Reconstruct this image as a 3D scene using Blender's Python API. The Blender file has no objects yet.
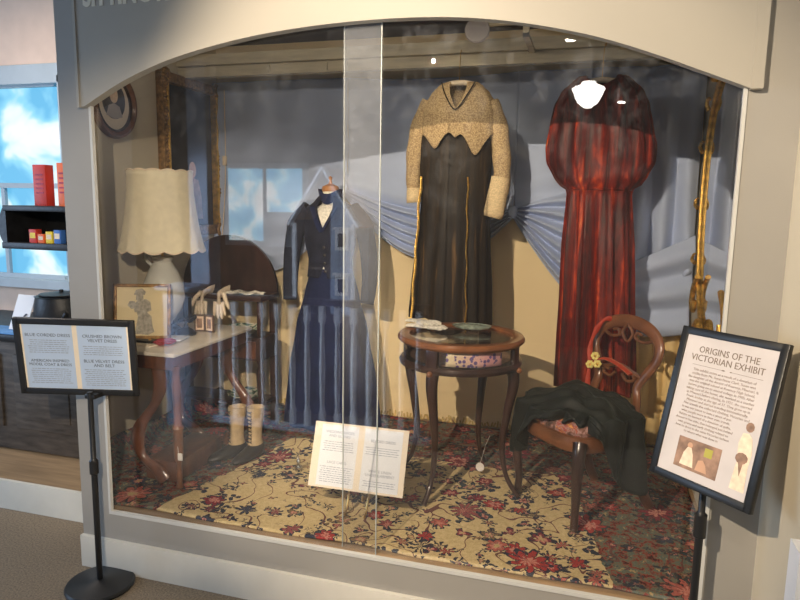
import bpy, bmesh, math, random
from mathutils import Vector, Matrix, Euler
random.seed(7)
PI = math.pi
C = bpy.context.scene.collection
sc = bpy.context.scene

# ------------------------------------------------------------------ node helpers
class NT:
    def __init__(s, nt): s.nt = nt
    def n(s, t, **kw):
        nd = s.nt.nodes.new(t)
        for k, v in kw.items(): setattr(nd, k, v)
        return nd
    def put(s, sock, v):
        if isinstance(v, (int, float)):
            try: sock.default_value = v
            except TypeError: sock.default_value = (v, v, v)
        elif isinstance(v, (tuple, list)):
            v = tuple(v)
            if len(sock.default_value) == 4 and len(v) == 3: v = v + (1,)
            sock.default_value = v
        else: s.nt.links.new(v, sock)
    def m(s, op, a, b=0.0, c=None):
        nd = s.n('ShaderNodeMath', operation=op); s.put(nd.inputs[0], a); s.put(nd.inputs[1], b)
        if c is not None: s.put(nd.inputs[2], c)
        return nd.outputs[0]
    def vm(s, op, a, b=(0, 0, 0)):
        nd = s.n('ShaderNodeVectorMath', operation=op); s.put(nd.inputs[0], a); s.put(nd.inputs[1], b)
        return nd.outputs[0] if op not in ('LENGTH', 'DISTANCE', 'DOT_PRODUCT') else nd.outputs['Value']
    def mix(s, f, a, b):
        nd = s.n('ShaderNodeMix', data_type='RGBA'); s.put(nd.inputs[0], f); s.put(nd.inputs[6], a); s.put(nd.inputs[7], b)
        return nd.outputs[2]
    def noise(s, vec, scale, detail=3, rough=.5, dist=0):
        nd = s.n('ShaderNodeTexNoise'); s.put(nd.inputs['Vector'], vec); nd.inputs['Scale'].default_value = scale
        nd.inputs['Detail'].default_value = detail; nd.inputs['Roughness'].default_value = rough; nd.inputs['Distortion'].default_value = dist
        return nd
    def ramp(s, f, stops, interp='LINEAR'):
        nd = s.n('ShaderNodeValToRGB'); cr = nd.color_ramp; cr.interpolation = interp
        while len(cr.elements) < len(stops): cr.elements.new(.5)
        for e, (p, c) in zip(cr.elements, stops):
            e.position = p; e.color = tuple(c) + ((1,) if len(c) == 3 else ())
        s.put(nd.inputs[0], f); return nd.outputs[0]

def base(name):
    m = bpy.data.materials.new(name); m.use_nodes = True
    nt = m.node_tree; b = nt.nodes['Principled BSDF']
    h = NT(nt); tc = h.n('ShaderNodeTexCoord')
    return m, h, b, tc.outputs['Object']
def mat(name, col, rough=.6, metal=0, var=.12, vscale=8, bump=0, bscale=60, stretch=(1, 1, 1), spec=.5, sheen=0, sheentint=(1, 1, 1), col2=None, coat=0):
    m, h, b, co = base(name)
    if stretch != (1, 1, 1): co = h.vm('MULTIPLY', co, stretch)
    n = h.noise(co, vscale, 4)
    c2 = col2 if col2 else tuple(c * (1 - var) for c in col)
    c1 = col if col2 else tuple(min(1, c * (1 + var)) for c in col)
    h.put(b.inputs['Base Color'], h.ramp(n.outputs[0], [(.3, c2), (.7, c1)]))
    b.inputs['Roughness'].default_value = rough; b.inputs['Metallic'].default_value = metal
    b.inputs['Specular IOR Level'].default_value = spec
    if coat: b.inputs['Coat Weight'].default_value = coat; b.inputs['Coat Roughness'].default_value = .15
    if sheen: b.inputs['Sheen Weight'].default_value = sheen; b.inputs['Sheen Tint'].default_value = tuple(sheentint) + (1,); b.inputs['Sheen Roughness'].default_value = .35
    if bump:
        n2 = h.noise(co, bscale, 3); bp = h.n('ShaderNodeBump'); bp.inputs['Strength'].default_value = bump; bp.inputs['Distance'].default_value = .01
        h.put(bp.inputs['Height'], n2.outputs[0]); h.put(b.inputs['Normal'], bp.outputs[0])
    return m
def emit(name, col, st):
    m, h, b, co = base(name)
    n = h.noise(co, 3)
    h.put(b.inputs['Base Color'], (0.8, .8, .8)); b.inputs['Emission Color'].default_value = tuple(col) + (1,); b.inputs['Emission Strength'].default_value = st
    return m

M = {}
M['greige'] = mat('greige_wall_paint', (.32, .305, .28), .55, var=.04, vscale=3, bump=.03, bscale=200)
M['header'] = mat('header_board_paint', (.39, .365, .315), .5, var=.03, vscale=2)
M['lip'] = mat('pale_trim_paint', (.56, .56, .54), .4, var=.03)
M['white_trim'] = mat('cream_white_baseboard_paint', (.74, .71, .63), .45, var=.06, vscale=5)
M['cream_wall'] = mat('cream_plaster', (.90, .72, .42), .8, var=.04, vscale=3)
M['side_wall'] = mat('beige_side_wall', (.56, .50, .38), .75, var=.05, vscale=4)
M['right_wall'] = mat('warm_cream_wall', (.62, .55, .42), .6, var=.04, vscale=3)
M['pink_wall'] = mat('pale_pink_beige_wall', (.74, .58, .48), .7, var=.05)
M['ceil'] = mat('grey_ceiling', (.16, .16, .18), .8)
M['rear'] = mat('dim_rear_wall', (.10, .085, .075), .8)
M['case_ceil'] = mat('dark_case_ceiling', (.10, .10, .115), .8)
M['beam'] = mat('cream_painted_beam', (.62, .55, .38), .6, var=.15, vscale=6, stretch=(1, 6, 6))
M['carpet'] = mat('brown_loop_carpet', (.30, .235, .165), .95, var=.3, vscale=120, bump=.6, bscale=260, spec=.1)
M['black_metal'] = mat('black_powder_coat', (.012, .012, .013), .38, var=.2)
M['black_gloss'] = mat('black_frame_gloss', (.008, .008, .008), .4, var=.1)
M['iron'] = mat('cast_iron', (.020, .020, .022), .45, metal=.3, var=.4, vscale=14, bump=.15)
M['old_wood'] = mat('weathered_dark_wood', (.075, .06, .048), .6, var=.45, vscale=7, stretch=(1, 1, 5), bump=.25)
M['plank'] = mat('waxed_plank_floor', (.34, .23, .13), .35, var=.25, vscale=4, stretch=(1, 9, 1))
M['mahogany'] = mat('polished_mahogany', (.12, .045, .022), .28, var=.45, vscale=9, stretch=(2, 2, .5), coat=.4)
M['dark_mahogany'] = mat('dark_mahogany', (.034, .014, .010), .3, var=.5, vscale=9, stretch=(2, 2, .5), coat=.4)
M['walnut'] = mat('carved_walnut', (.17, .065, .028), .3, var=.4, vscale=12, coat=.3)
M['walnut_rim'] = mat('warm_walnut_rim', (.26, .10, .04), .3, var=.3, vscale=12, coat=.4)
M['marble'] = mat('cream_marble', (.68, .62, .52), .3, var=.12, vscale=9)
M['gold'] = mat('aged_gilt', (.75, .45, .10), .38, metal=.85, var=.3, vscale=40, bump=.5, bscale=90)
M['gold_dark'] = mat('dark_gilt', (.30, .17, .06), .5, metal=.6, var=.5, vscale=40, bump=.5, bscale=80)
M['brass'] = mat('brass', (.70, .45, .16), .3, metal=1)
M['shade'] = mat('ivory_pleated_silk', (.80, .72, .52), .7, var=.05, vscale=30, sheen=.2)
M['porcelain'] = mat('white_porcelain', (.62, .62, .57), .2, var=.05, coat=.5)
M['kid'] = mat('cream_kid_leather', (.84, .70, .52), .6, var=.08, vscale=40)
M['lace_white'] = mat('white_lace', (.80, .76, .66), .9, var=.25, vscale=90)
M['navy'] = mat('navy_velvet', (.010, .017, .06), .85, var=.25, vscale=10, spec=.2, sheen=.08, sheentint=(.2, .3, .8))
M['navy_jacket'] = mat('navy_wool', (.014, .017, .034), .85, var=.25, vscale=12, spec=.2, sheen=.08, sheentint=(.4, .45, .7))
M['fray'] = mat('gold_fringe', (.62, .44, .16), .8, var=.3, vscale=60)
M['curtain'] = mat('gold_cream_curtain', (.86, .64, .30), .8, var=.08, vscale=14, stretch=(1, 1, .2))
M['drape'] = mat('periwinkle_blue_cloth', (.46, .55, .76), .85, var=.05, vscale=4, bump=.08, bscale=400, sheen=.15)
M['black_cloth'] = mat('black_green_taffeta', (.011, .014, .012), .6, var=.5, vscale=12, spec=.3, sheen=.12, sheentint=(.5, .7, .6))
M['oatmeal'] = mat('tan_boot_cloth', (.45, .33, .18), .8, var=.2, vscale=30)
M['boot_leather'] = mat('black_boot_leather', (.02, .016, .014), .35)
M['silver'] = mat('silver', (.7, .7, .68), .25, metal=1)
M['blue_grey'] = mat('blue_grey_paint', (.34, .42, .56), .5, var=.05)
M['paint_white'] = mat('white_gloss_paint', (.82, .84, .88), .4, var=.03)
M['spice_red'] = mat('red_card', (.62, .045, .03), .5, var=.1)
M['spice_orange'] = mat('orange_card', (.85, .16, .04), .5, var=.1)
M['spice_yellow'] = mat('yellow_card', (.85, .62, .03), .5, var=.1)
M['spice_blue'] = mat('blue_card', (.05, .16, .5), .5, var=.1)
M['paper'] = mat('white_paper', (.74, .76, .80), .6, var=.02)
M['paper_blue'] = mat('pale_blue_paper', (.44, .55, .72), .6, var=.02)
M['paper_warm'] = mat('cream_paper', (.78, .68, .54), .6, var=.02)
M['ink'] = mat('grey_ink', (.14, .16, .21), .8, var=.02)
M['ink_light'] = mat('soft_grey_ink', (.30, .34, .42), .8, var=.02)
M['ink_brown'] = mat('brown_ink', (.20, .155, .12), .8, var=.02)
M['ink_soft_brown'] = mat('soft_brown_ink', (.34, .28, .25), .8, var=.02)
M['white_letter'] = mat('cream_vinyl_letter', (.72, .68, .56), .5, var=.02)
M['pink_red'] = mat('crimson_card', (.45, .04, .08), .6)
M['olive'] = mat('olive_photo', (.40, .36, .06), .6)
M['sepia'] = mat('sepia_photo', (.30, .18, .12), .6, var=.4, vscale=30)
M['sepia_pale'] = mat('pale_sepia', (.80, .62, .46), .6, var=.15, vscale=60)
M['sepia_dark'] = mat('dark_sepia', (.12, .07, .05), .6)
M['skin'] = mat('skin_tone_print', (.55, .32, .2), .6)
M['blackish'] = mat('black_oil_paint', (.012, .01, .01), .35)
M['flower_yellow'] = mat('yellow_silk_flower', (.80, .68, .22), .7)
M['red_ribbon'] = mat('red_ribbon', (.42, .04, .015), .5, sheen=.5, sheentint=(1, .4, .2))
M['tag'] = mat('white_paper_tag', (.75, .7, .65), .6)
M['grey_disc'] = mat('grey_enamel', (.42, .38, .36), .5)
M['brown_roof'] = mat('brown_shingle', (.36, .18, .08), .7, var=.3, vscale=20)
M['mirror'] = mat('mirror_silver', (.85, .85, .85), .03, metal=1, var=.01)
M['window_frame'] = mat('window_frame_blue_white', (.42, .50, .56), .5, var=.05)
M['pendant'] = emit('pendant_glass_lit', (1, .95, .88), 14)
M['spot_face'] = emit('spot_face_lit', (1, .95, .85), 30)
M['neck'] = mat('mannequin_wood', (.45, .20, .07), .4)

def velvet():
    m, h, b, co = base('crushed_burgundy_velvet')
    st = h.vm('MULTIPLY', co, (20, 20, 1.3)); n = h.noise(st, 1, 5, .65, .4)
    st2 = h.vm('MULTIPLY', co, (10, 10, 7)); n2 = h.noise(st2, 1, 4, .6, 1.5)
    f = h.m('MULTIPLY', n.outputs[0], h.m('ADD', h.m('MULTIPLY', n2.outputs[0], .5), .70))
    h.put(b.inputs['Base Color'], h.ramp(f, [(.40, (.045, .004, .003)), (.54, (.17, .010, .004)), (.64, (.50, .05, .010)), (.74, (1.0, .30, .05))]))  # orange streaks put the velvet's lit highlights into the base colour
    b.inputs['Roughness'].default_value = .45; b.inputs['Specular IOR Level'].default_value = .3; b.inputs['Sheen Weight'].default_value = .15
    b.inputs['Sheen Tint'].default_value = (1, .3, .1, 1); b.inputs['Sheen Roughness'].default_value = .3
    bp = h.n('ShaderNodeBump'); bp.inputs['Strength'].default_value = .6; bp.inputs['Distance'].default_value = .01
    h.put(bp.inputs['Height'], n.outputs[0]); h.put(b.inputs['Normal'], bp.outputs[0])
    return m
M['velvet'] = velvet()
def brownvelvet():
    m, h, b, co = base('brown_silk_velvet')
    st = h.vm('MULTIPLY', co, (30, 30, 2.0)); n = h.noise(st, 1, 5, .6, .5)
    n2 = h.noise(co, 7, 3)
    c = h.ramp(n.outputs[0], [(.44, (.010, .006, .004)), (.60, (.03, .017, .008)), (.76, (.26, .14, .045))])
    h.put(b.inputs['Base Color'], h.mix(h.m('MULTIPLY', n2.outputs[0], .3), c, (.05, .04, .02)))
    b.inputs['Roughness'].default_value = .55; b.inputs['Specular IOR Level'].default_value = .25
    return m
M['brown_velvet'] = brownvelvet()
M['lace_pale'] = mat('pale_gold_lace', (.78, .60, .34), .85, var=.2, vscale=120)
def lace():
    m, h, b, co = base('gold_lace')
    v = h.n('ShaderNodeTexVoronoi', feature='F1'); h.put(v.inputs['Vector'], co); v.inputs['Scale'].default_value = 150
    n = h.noise(co, 130, 3, .7); n2 = h.noise(co, 9, 3)
    f = h.m('ADD', h.m('MULTIPLY', v.outputs['Distance'], .7), h.m('MULTIPLY', n.outputs[0], .6))
    c = h.ramp(f, [(.30, (.72, .54, .30)), (.55, (.56, .41, .21)), (.80, (.34, .23, .12))])
    h.put(b.inputs['Base Color'], c); b.inputs['Roughness'].default_value = .85
    bp = h.n('ShaderNodeBump'); bp.inputs['Strength'].default_value = .4; bp.inputs['Distance'].default_value = .004
    h.put(bp.inputs['Height'], f); h.put(b.inputs['Normal'], bp.outputs[0])
    return m
M['lace'] = lace()

def rug_mat():
    m, h, b, co = base('floral_wool_rug')
    sep = h.n('ShaderNodeSeparateXYZ'); h.put(sep.inputs[0], co)
    X, Y = sep.outputs[0], sep.outputs[1]
    fl = h.n('ShaderNodeCombineXYZ'); h.put(fl.inputs[0], X); h.put(fl.inputs[1], Y)
    nw = h.noise(co, 11, 4, .65); w = h.vm('SCALE', h.vm('SUBTRACT', nw.outputs['Color'], (.5, .5, .5)), (0, 0, 0))
    w.node.inputs['Scale'].default_value = .085
    P = h.vm('ADD', fl.outputs[0], w); P = h.vm('MULTIPLY', P, (1, 1, 0))
    ns = h.noise(co, 60, 2, .8)
    # base field and border
    bx = h.m('ADD', X, h.m('MULTIPLY', h.noise(co, 7, 2).outputs[0], .10))
    zr = h.m('GREATER_THAN', h.m('ADD', bx, h.m('MULTIPLY', Y, .22)), 2.17)
    zl = h.m('LESS_THAN', h.m('SUBTRACT', bx, h.m('MULTIPLY', Y, .2)), .23)
    zb = h.m('GREATER_THAN', h.m('ADD', Y, h.m('MULTIPLY', ns.outputs[0], .05)), 1.02)
    brd = h.m('MAXIMUM', h.m('MAXIMUM', zr, zl), zb)
    gold = h.ramp(ns.outputs[0], [(.3, (.54, .41, .20)), (.7, (.72, .57, .32))])
    n3 = h.noise(co, 26, 4, .75)
    teal = h.ramp(n3.outputs[0], [(.34, (.06, .02, .018)), (.42, (.30, .05, .04)), (.47, (.16, .15, .10)), (.55, (.11, .15, .13)), (.62, (.46, .33, .15))], 'CONSTANT')
    col = h.mix(brd, gold, teal)
    dark = h.mix(brd, (.030, .036, .06), (.04, .045, .05))
    # vines
    nv = h.noise(co, 6.5, 1.0, .3, .6)
    vine = h.m('LESS_THAN', h.m('ABSOLUTE', h.m('SUBTRACT', nv.outputs[0], .5)), .010)
    col = h.mix(vine, col, (.16, .07, .06))
    def layer(col, scale, off, R, pet, depth, stops, rnd=1.0, dens=1.0, angs=0):
        v = h.n('ShaderNodeTexVoronoi', feature='F1'); v.inputs['Scale'].default_value = scale; v.inputs['Randomness'].default_value = rnd
        Q = h.vm('ADD', P, off); h.put(v.inputs['Vector'], Q)
        d = h.vm('SUBTRACT', Q, v.outputs['Position']); s2 = h.n('ShaderNodeSeparateXYZ'); h.put(s2.inputs[0], d)
        cs = h.n('ShaderNodeSeparateColor'); h.put(cs.inputs[0], v.outputs['Color'])
        ang = h.m('ARCTAN2', s2.outputs[1], s2.outputs[0])
        ang = h.m('ADD', ang, h.m('MULTIPLY', cs.outputs[1], 6.28))
        rr = h.m('MULTIPLY', h.vm('LENGTH', d), scale)
        lob = h.m('ADD', 1 - depth, h.m('MULTIPLY', h.m('ABSOLUTE', h.m('SINE', h.m('MULTIPLY', ang, pet / 2))), depth))
        q = h.m('DIVIDE', rr, h.m('MULTIPLY', lob, R))
        on = h.m('MULTIPLY', h.m('LESS_THAN', q, 1.0), h.m('LESS_THAN', cs.outputs[2], dens))
        fc = h.ramp(cs.outputs[0], stops, 'CONSTANT')
        c = h.mix(h.m('GREATER_THAN', q, .80), fc, dark)
        c = h.mix(h.m('LESS_THAN', q, .46), c, (.60, .26, .20))
        c = h.mix(h.m('LESS_THAN', q, .26), c, h.mix(h.m('GREATER_THAN', cs.outputs[0], .5), (.22, .03, .04), (.55, .42, .2)))
        c = h.mix(h.m('LESS_THAN', ns.outputs[0], .40), c, h.mix(.6, c, (.05, .04, .05)))
        return h.mix(on, col, c)
    reds = [(0, (.40, .05, .05)), (.30, (.24, .03, .05)), (.5, (.46, .13, .10)), (.7, (.045, .055, .09)), (.85, (.32, .09, .09))]
    leaf = [(0, (.03, .04, .065)), (.45, (.05, .075, .09)), (.6, (.22, .15, .08)), (.75, (.20, .04, .06)), (.9, (.07, .11, .12))]
    col = layer(col, 19, (.3, .7, 0), .40, 4, .75, leaf, 1, .78)
    col = layer(col, 11, (1.1, .2, 0), .42, 3, .70, leaf, 1, .80)
    col = layer(col, 6.3, (.85, .1, 0), .36, 5, .80, leaf, 1, .65)
    col = layer(col, 8, (.15, .45, 0), .44, 7, .45, reds, .9, .85)
    col = layer(col, 4.2, (.62, 1.33, 0), .43, 9, .55, reds, .9, .75)
    h.put(b.inputs['Base Color'], col); b.inputs['Roughness'].default_value = .95; b.inputs['Specular IOR Level'].default_value = .1
    bp = h.n('ShaderNodeBump'); bp.inputs['Strength'].default_value = .5; bp.inputs['Distance'].default_value = .004
    h.put(bp.inputs['Height'], h.noise(co, 330, 2).outputs[0]); h.put(b.inputs['Normal'], bp.outputs[0])
    return m
M['rug'] = rug_mat()

def glass_mat(name='showcase_glass', k=1.5, dust=.012, smudge=.0, tint=(1, 1, 1), strip=None):
    m = bpy.data.materials.new(name); m.use_nodes = True; nt = m.node_tree; nt.nodes.clear(); h = NT(nt)
    out = h.n('ShaderNodeOutputMaterial'); lw = h.n('ShaderNodeLayerWeight'); lw.inputs[0].default_value = .5
    f = h.m('MULTIPLY', h.m('ADD', .04, h.m('MULTIPLY', .96, h.m('POWER', lw.outputs['Facing'], 5.0))), k)
    tr = h.n('ShaderNodeBsdfTransparent'); tr.inputs[0].default_value = tuple(tint) + (1,)
    gl = h.n('ShaderNodeBsdfGlossy'); gl.inputs['Roughness'].default_value = 0
    mx = h.n('ShaderNodeMixShader'); h.put(mx.inputs[0], f); nt.links.new(tr.outputs[0], mx.inputs[1]); nt.links.new(gl.outputs[0], mx.inputs[2])
    df = h.n('ShaderNodeBsdfDiffuse'); df.inputs[0].default_value = (.85, .9, 1, 1)
    tc = h.n('ShaderNodeTexCoord'); co = tc.outputs['Object']
    n = h.noise(h.vm('MULTIPLY', co, (9, 9, 7)), 1, 8, .8, .3)
    d = h.m('MULTIPLY', h.m('MAXIMUM', h.m('SUBTRACT', n.outputs[0], .50), 0), smudge)
    # smears gather high on the overlapping stiles
    sep = h.n('ShaderNodeSeparateXYZ'); h.put(sep.inputs[0], co)
    hi = h.n('ShaderNodeMapRange'); h.put(hi.inputs[0], sep.outputs[2]); hi.inputs[1].default_value = 1.15; hi.inputs[2].default_value = 1.8
    d = h.m('MULTIPLY', d, hi.outputs[0])
    if strip:   # dust caught where the two panels overlap
        on = h.m('LESS_THAN', h.m('ABSOLUTE', h.m('SUBTRACT', sep.outputs[0], strip)), .072)
        lo = h.n('ShaderNodeMapRange'); h.put(lo.inputs[0], sep.outputs[2]); lo.inputs[1].default_value = .6; lo.inputs[2].default_value = 1.9
        n3 = h.noise(co, 16, 6, .75)
        d = h.m('ADD', d, h.m('MULTIPLY', on, h.m('MULTIPLY', lo.outputs[0], h.m('MULTIPLY', n3.outputs[0], .10))))
    mx2 = h.n('ShaderNodeMixShader'); h.put(mx2.inputs[0], h.m('ADD', d, dust)); nt.links.new(mx.outputs[0], mx2.inputs[1]); nt.links.new(df.outputs[0], mx2.inputs[2])
    nt.links.new(mx2.outputs[0], out.inputs[0]); return m
M['glass'] = glass_mat('showcase_glass', 1.8, .004, .07, strip=.538)
M['glass_smudged'] = glass_mat('smudged_showcase_glass', 1.6, .004, .24, strip=-.578)
M['tglass'] = glass_mat('table_glass', 1.3, .0)
M['glass_edge'] = mat('polished_glass_edge', (.40, .44, .43), .3)
M['dish_glass'] = mat('pressed_glass_dish', (.38, .46, .38), .12, var=.35, vscale=60, coat=.5)

# ------------------------------------------------------------------ mesh builder
class MB:
    def __init__(s): s.b = bmesh.new()
    def box(s, c, d, rot=None, bevel=0):
        t = bmesh.new(); bmesh.ops.create_cube(t, size=1)
        for v in t.verts: v.co = Vector((v.co.x * d[0], v.co.y * d[1], v.co.z * d[2]))
        if bevel: bmesh.ops.bevel(t, geom=t.edges[:], offset=bevel, segments=2, affect='EDGES', profile=.5)
        R = (rot.to_matrix() if isinstance(rot, Euler) else rot) if rot is not None else Matrix.Identity(3)
        s._add(t, lambda p: R @ p + Vector(c)); return s
    def _add(s, t, f):
        mp = {}
        for v in t.verts: mp[v] = s.b.verts.new(f(v.co))
        for fc in t.faces:
            try: s.b.faces.new([mp[v] for v in fc.verts])
            except ValueError: pass
        t.free()
    def bx(s, x0, x1, y0, y1, z0, z1, bevel=0):
        return s.box(((x0 + x1) / 2, (y0 + y1) / 2, (z0 + z1) / 2), (x1 - x0, y1 - y0, z1 - z0), bevel=bevel)
    def rings(s, rings, cap=True, closed=False):
        R = [[s.b.verts.new(p) for p in r] for r in rings]
        n = len(R[0])
        for a, b_ in list(zip(R, R[1:])) + ([(R[-1], R[0])] if closed else []):
            for i in range(n):
                try: s.b.faces.new((a[i], a[(i + 1) % n], b_[(i + 1) % n], b_[i]))
                except ValueError: pass
        if cap and not closed:
            try: s.b.faces.new(R[0][::-1]); s.b.faces.new(R[-1])
            except ValueError: pass
        return s
    def tube(s, pts, r, n=10, flat=1.0, cap=True, closed=False, up=Vector((0, 0, 1))):
        pts = [Vector(p) for p in pts]; k = len(pts)
        rs = r if isinstance(r, (list, tuple)) else [r] * k
        rings = []; prev = None
        for i, p in enumerate(pts):
            a = pts[i - 1] if (i > 0 or closed) else p; b_ = pts[(i + 1) % k] if (i < k - 1 or closed) else p
            d = (b_ - a).normalized()
            if prev is None:
                x = d.cross(up)
                if x.length < .05: x = d.cross(Vector((1, 0, 0)))
                x.normalize()
            else:
                x = prev - d * prev.dot(d); x.normalize()
            prev = x; y = d.cross(x)
            rr = rs[i]; ra, rb = rr if isinstance(rr, tuple) else (rr, rr * flat)
            rings.append([p + x * math.cos(2 * PI * j / n) * ra + y * math.sin(2 * PI * j / n) * rb for j in range(n)])
        return s.rings(rings, cap, closed)
    def lathe(s, prof, n=24, c=(0, 0, 0), sx=1, sy=1, mod=None):
        rings = []
        for r, z in prof:
            ring = []
            for j in range(n):
                a = 2 * PI * j / n; rr = r; zz = z
                if mod: rr, zz = mod(r, z, a)
                ring.append(Vector(c) + Vector((rr * math.cos(a) * sx, rr * math.sin(a) * sy, zz)))
            rings.append(ring)
        return s.rings(rings)
    def grid(s, f, nu, nv):
        V = [[s.b.verts.new(f(i / nu, j / nv)) for j in range(nv + 1)] for i in range(nu + 1)]
        for i in range(nu):
            for j in range(nv): s.b.faces.new((V[i][j], V[i + 1][j], V[i + 1][j + 1], V[i][j + 1]))
        return s
    def prism(s, poly, f, t):   # poly 2D -> f(u,v,w), w in 0..t
        a = [s.b.verts.new(f(u, v, 0)) for u, v in poly]; b_ = [s.b.verts.new(f(u, v, t)) for u, v in poly]
        s.b.faces.new(a[::-1]); s.b.faces.new(b_); n = len(a)
        for i in range(n): s.b.faces.new((a[i], a[(i + 1) % n], b_[(i + 1) % n], b_[i]))
        return s
    def ball(s, c, r, seg=10, sc_=(1, 1, 1)):
        t = bmesh.new(); bmesh.ops.create_uvsphere(t, u_segments=seg, v_segments=max(5, seg // 2 + 1), radius=r)
        s._add(t, lambda p: Vector((p.x * sc_[0], p.y * sc_[1], p.z * sc_[2])) + Vector(c)); return s
    def build(s, name, m, parent=None, smooth=True, world=True, thick=0, sub=0):
        bmesh.ops.recalc_face_normals(s.b, faces=s.b.faces[:])
        me = bpy.data.meshes.new(name)
        off = Vector((0, 0, 0))
        o = bpy.data.objects.new(name, me); C.objects.link(o)
        if parent is not None:
            o.parent = parent
            if world:
                inv = WM(parent).inverted()
                for v in s.b.verts: v.co = inv @ v.co
        s.b.to_mesh(me); s.b.free(); me.materials.append(M[m] if isinstance(m, str) else m)
        if smooth:
            for p in me.polygons: p.use_smooth = True
            try: me.set_sharp_from_angle(angle=R(38))
            except Exception: pass
        if thick:
            md = o.modifiers.new('thickness', 'SOLIDIFY'); md.thickness = thick; md.offset = 0
        if sub:
            md = o.modifiers.new('smooth', 'SUBSURF'); md.levels = sub; md.render_levels = sub
        return o
def R(d): return math.radians(d)
def WM(o):
    m = Matrix.Translation(o.location) @ o.rotation_euler.to_matrix().to_4x4()
    return WM(o.parent) @ m if o.parent else m
def tag(o, label, cat, group=None):
    o['label'] = label; o['category'] = cat
    if group: o['group'] = group
    return o
def thing(name, loc, label, cat, rot=(0, 0, 0), group=None):
    o = bpy.data.objects.new(name, None); C.objects.link(o); o.location = loc; o.rotation_euler = rot
    o.empty_display_size = .1
    return tag(o, label, cat, group)
def struct(o): o['kind'] = 'structure'; return o
def copy_tree(o, parent=None):
    c = o.copy(); C.objects.link(c); c.parent = parent
    for ch in [x for x in bpy.data.objects if x.parent == o]: copy_tree(ch, c)
    return c
def text(body, size, m, parent, loc, name='lettering', align='CENTER', ext=.0004, rot=(0, 0, 0), bold=0, world=False):
    cu = bpy.data.curves.new(name, 'FONT'); cu.body = body; cu.size = size; cu.align_x = align; cu.extrude = ext; cu.offset = bold
    cu.resolution_u = 2
    t = bpy.data.objects.new(name + '_src', cu); C.objects.link(t)
    dg = bpy.context.evaluated_depsgraph_get(); dg.update()
    me = bpy.data.meshes.new_from_object(t.evaluated_get(dg)); bpy.data.objects.remove(t)
    me.materials.clear(); me.materials.append(M[m])
    o = bpy.data.objects.new(name, me); C.objects.link(o); o.location = loc; o.rotation_euler = rot
    if parent: o.parent = parent
    return o
def cat_interp(tab, x):
    if x <= tab[0][0]: return tab[0][1]
    if x >= tab[-1][0]: return tab[-1][1]
    for (a, p), (b_, q) in zip(tab, tab[1:]):
        if a <= x <= b_:
            t = (x - a) / (b_ - a); t = t * t * (3 - 2 * t) * .5 + t * .5
            return p + (q - p) * t
def spline(pts, n=8):
    P = [Vector(p) for p in pts]; out = []
    for i in range(len(P) - 1):
        p0 = P[max(0, i - 1)]; p1 = P[i]; p2 = P[i + 1]; p3 = P[min(len(P) - 1, i + 2)]
        for k in range(n):
            t = k / n
            out.append(.5 * ((2 * p1) + (p2 - p0) * t + (2 * p0 - 5 * p1 + 4 * p2 - p3) * t * t + (3 * p1 - p0 - 3 * p2 + p3) * t ** 3))
    out.append(P[-1]); return out
def lerp(a, b, t): return a + (b - a) * t

# ------------------------------------------------------------------ dimensions (metres; showcase front is the plane y=0)
W = 2.38; ZF = .28; ZS = 2.0; XL, XR = -.45, 2.50; YB = 1.66; ZC = 2.62
ARCH = [(-.003, 2.0), (.168, 2.083), (.34, 2.145), (.509, 2.187), (.719, 2.223), (.919, 2.244), (1.11, 2.254), (1.291, 2.256), (1.466, 2.249), (1.633, 2.230), (1.794, 2.2), (1.95, 2.160), (2.102, 2.108), (2.249, 2.050), (2.383, 1.996)]

# ------------------------------------------------------------------ setting
struct(MB().bx(-4.2, 4.2, -5.6, 3.2, -.1, 0).build('floor', 'carpet', smooth=False))
fw = MB()
fw.bx(-.155, 0, -.0, .012, 0, 3.0); fw.bx(W, 2.56, 0, .012, 0, 3.0); fw.bx(0, W, 0, .012, 0, ZF - .012); fw.bx(0, W, .0, .012, 2.3, 3.0)
struct(fw.build('wall_front', 'greige', smooth=False))
# pale lip round the opening
lp = MB(); lp.bx(-.007, .004, -.005, .012, ZF - .012, 2.02); lp.bx(W - .005, W + .006, -.005, .012, ZF - .012, 2.02); lp.bx(-.006, W + .006, -.006, .012, ZF - .014, ZF)
struct(lp.build('trim_1', 'lip', smooth=False))
# header board with the arched lower edge
pl = spline([Vector((x, z, 0)) for x, z in ARCH], 4)
poly = [(-.03, 1.995)] + [(p.x, p.y) for p in pl] + [(2.418, 1.992), (2.418, 2.85), (-.03, 2.85)]
hb = MB().prism(poly, lambda u, v, w: Vector((u, -.030 + w, v)), .042)
hbo = struct(hb.build('trim_2', 'header', smooth=False))
struct(MB().bx(2.388, 2.421, -.033, -.0, 1.992, 2.85).bx(-.036, -.024, -.034, 0, 1.995, 2.85).build('trim_3', 'header', smooth=False))
tt = text('SITTING ROOM', .105, 'white_letter', None, (.015, -.0312, 2.376), name='wall_lettering', align='LEFT', rot=(R(90), 0, 0), bold=.0045, ext=.001)
tt.scale = (.80, 1, 1)
tag(tt, 'cream painted lettering cut by the top edge of the photo on the arched header board', 'lettering')
struct(MB().bx(-.158, 2.56, -.018, 0, 0, .147).build('baseboard_front', 'white_trim', smooth=False))
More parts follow.
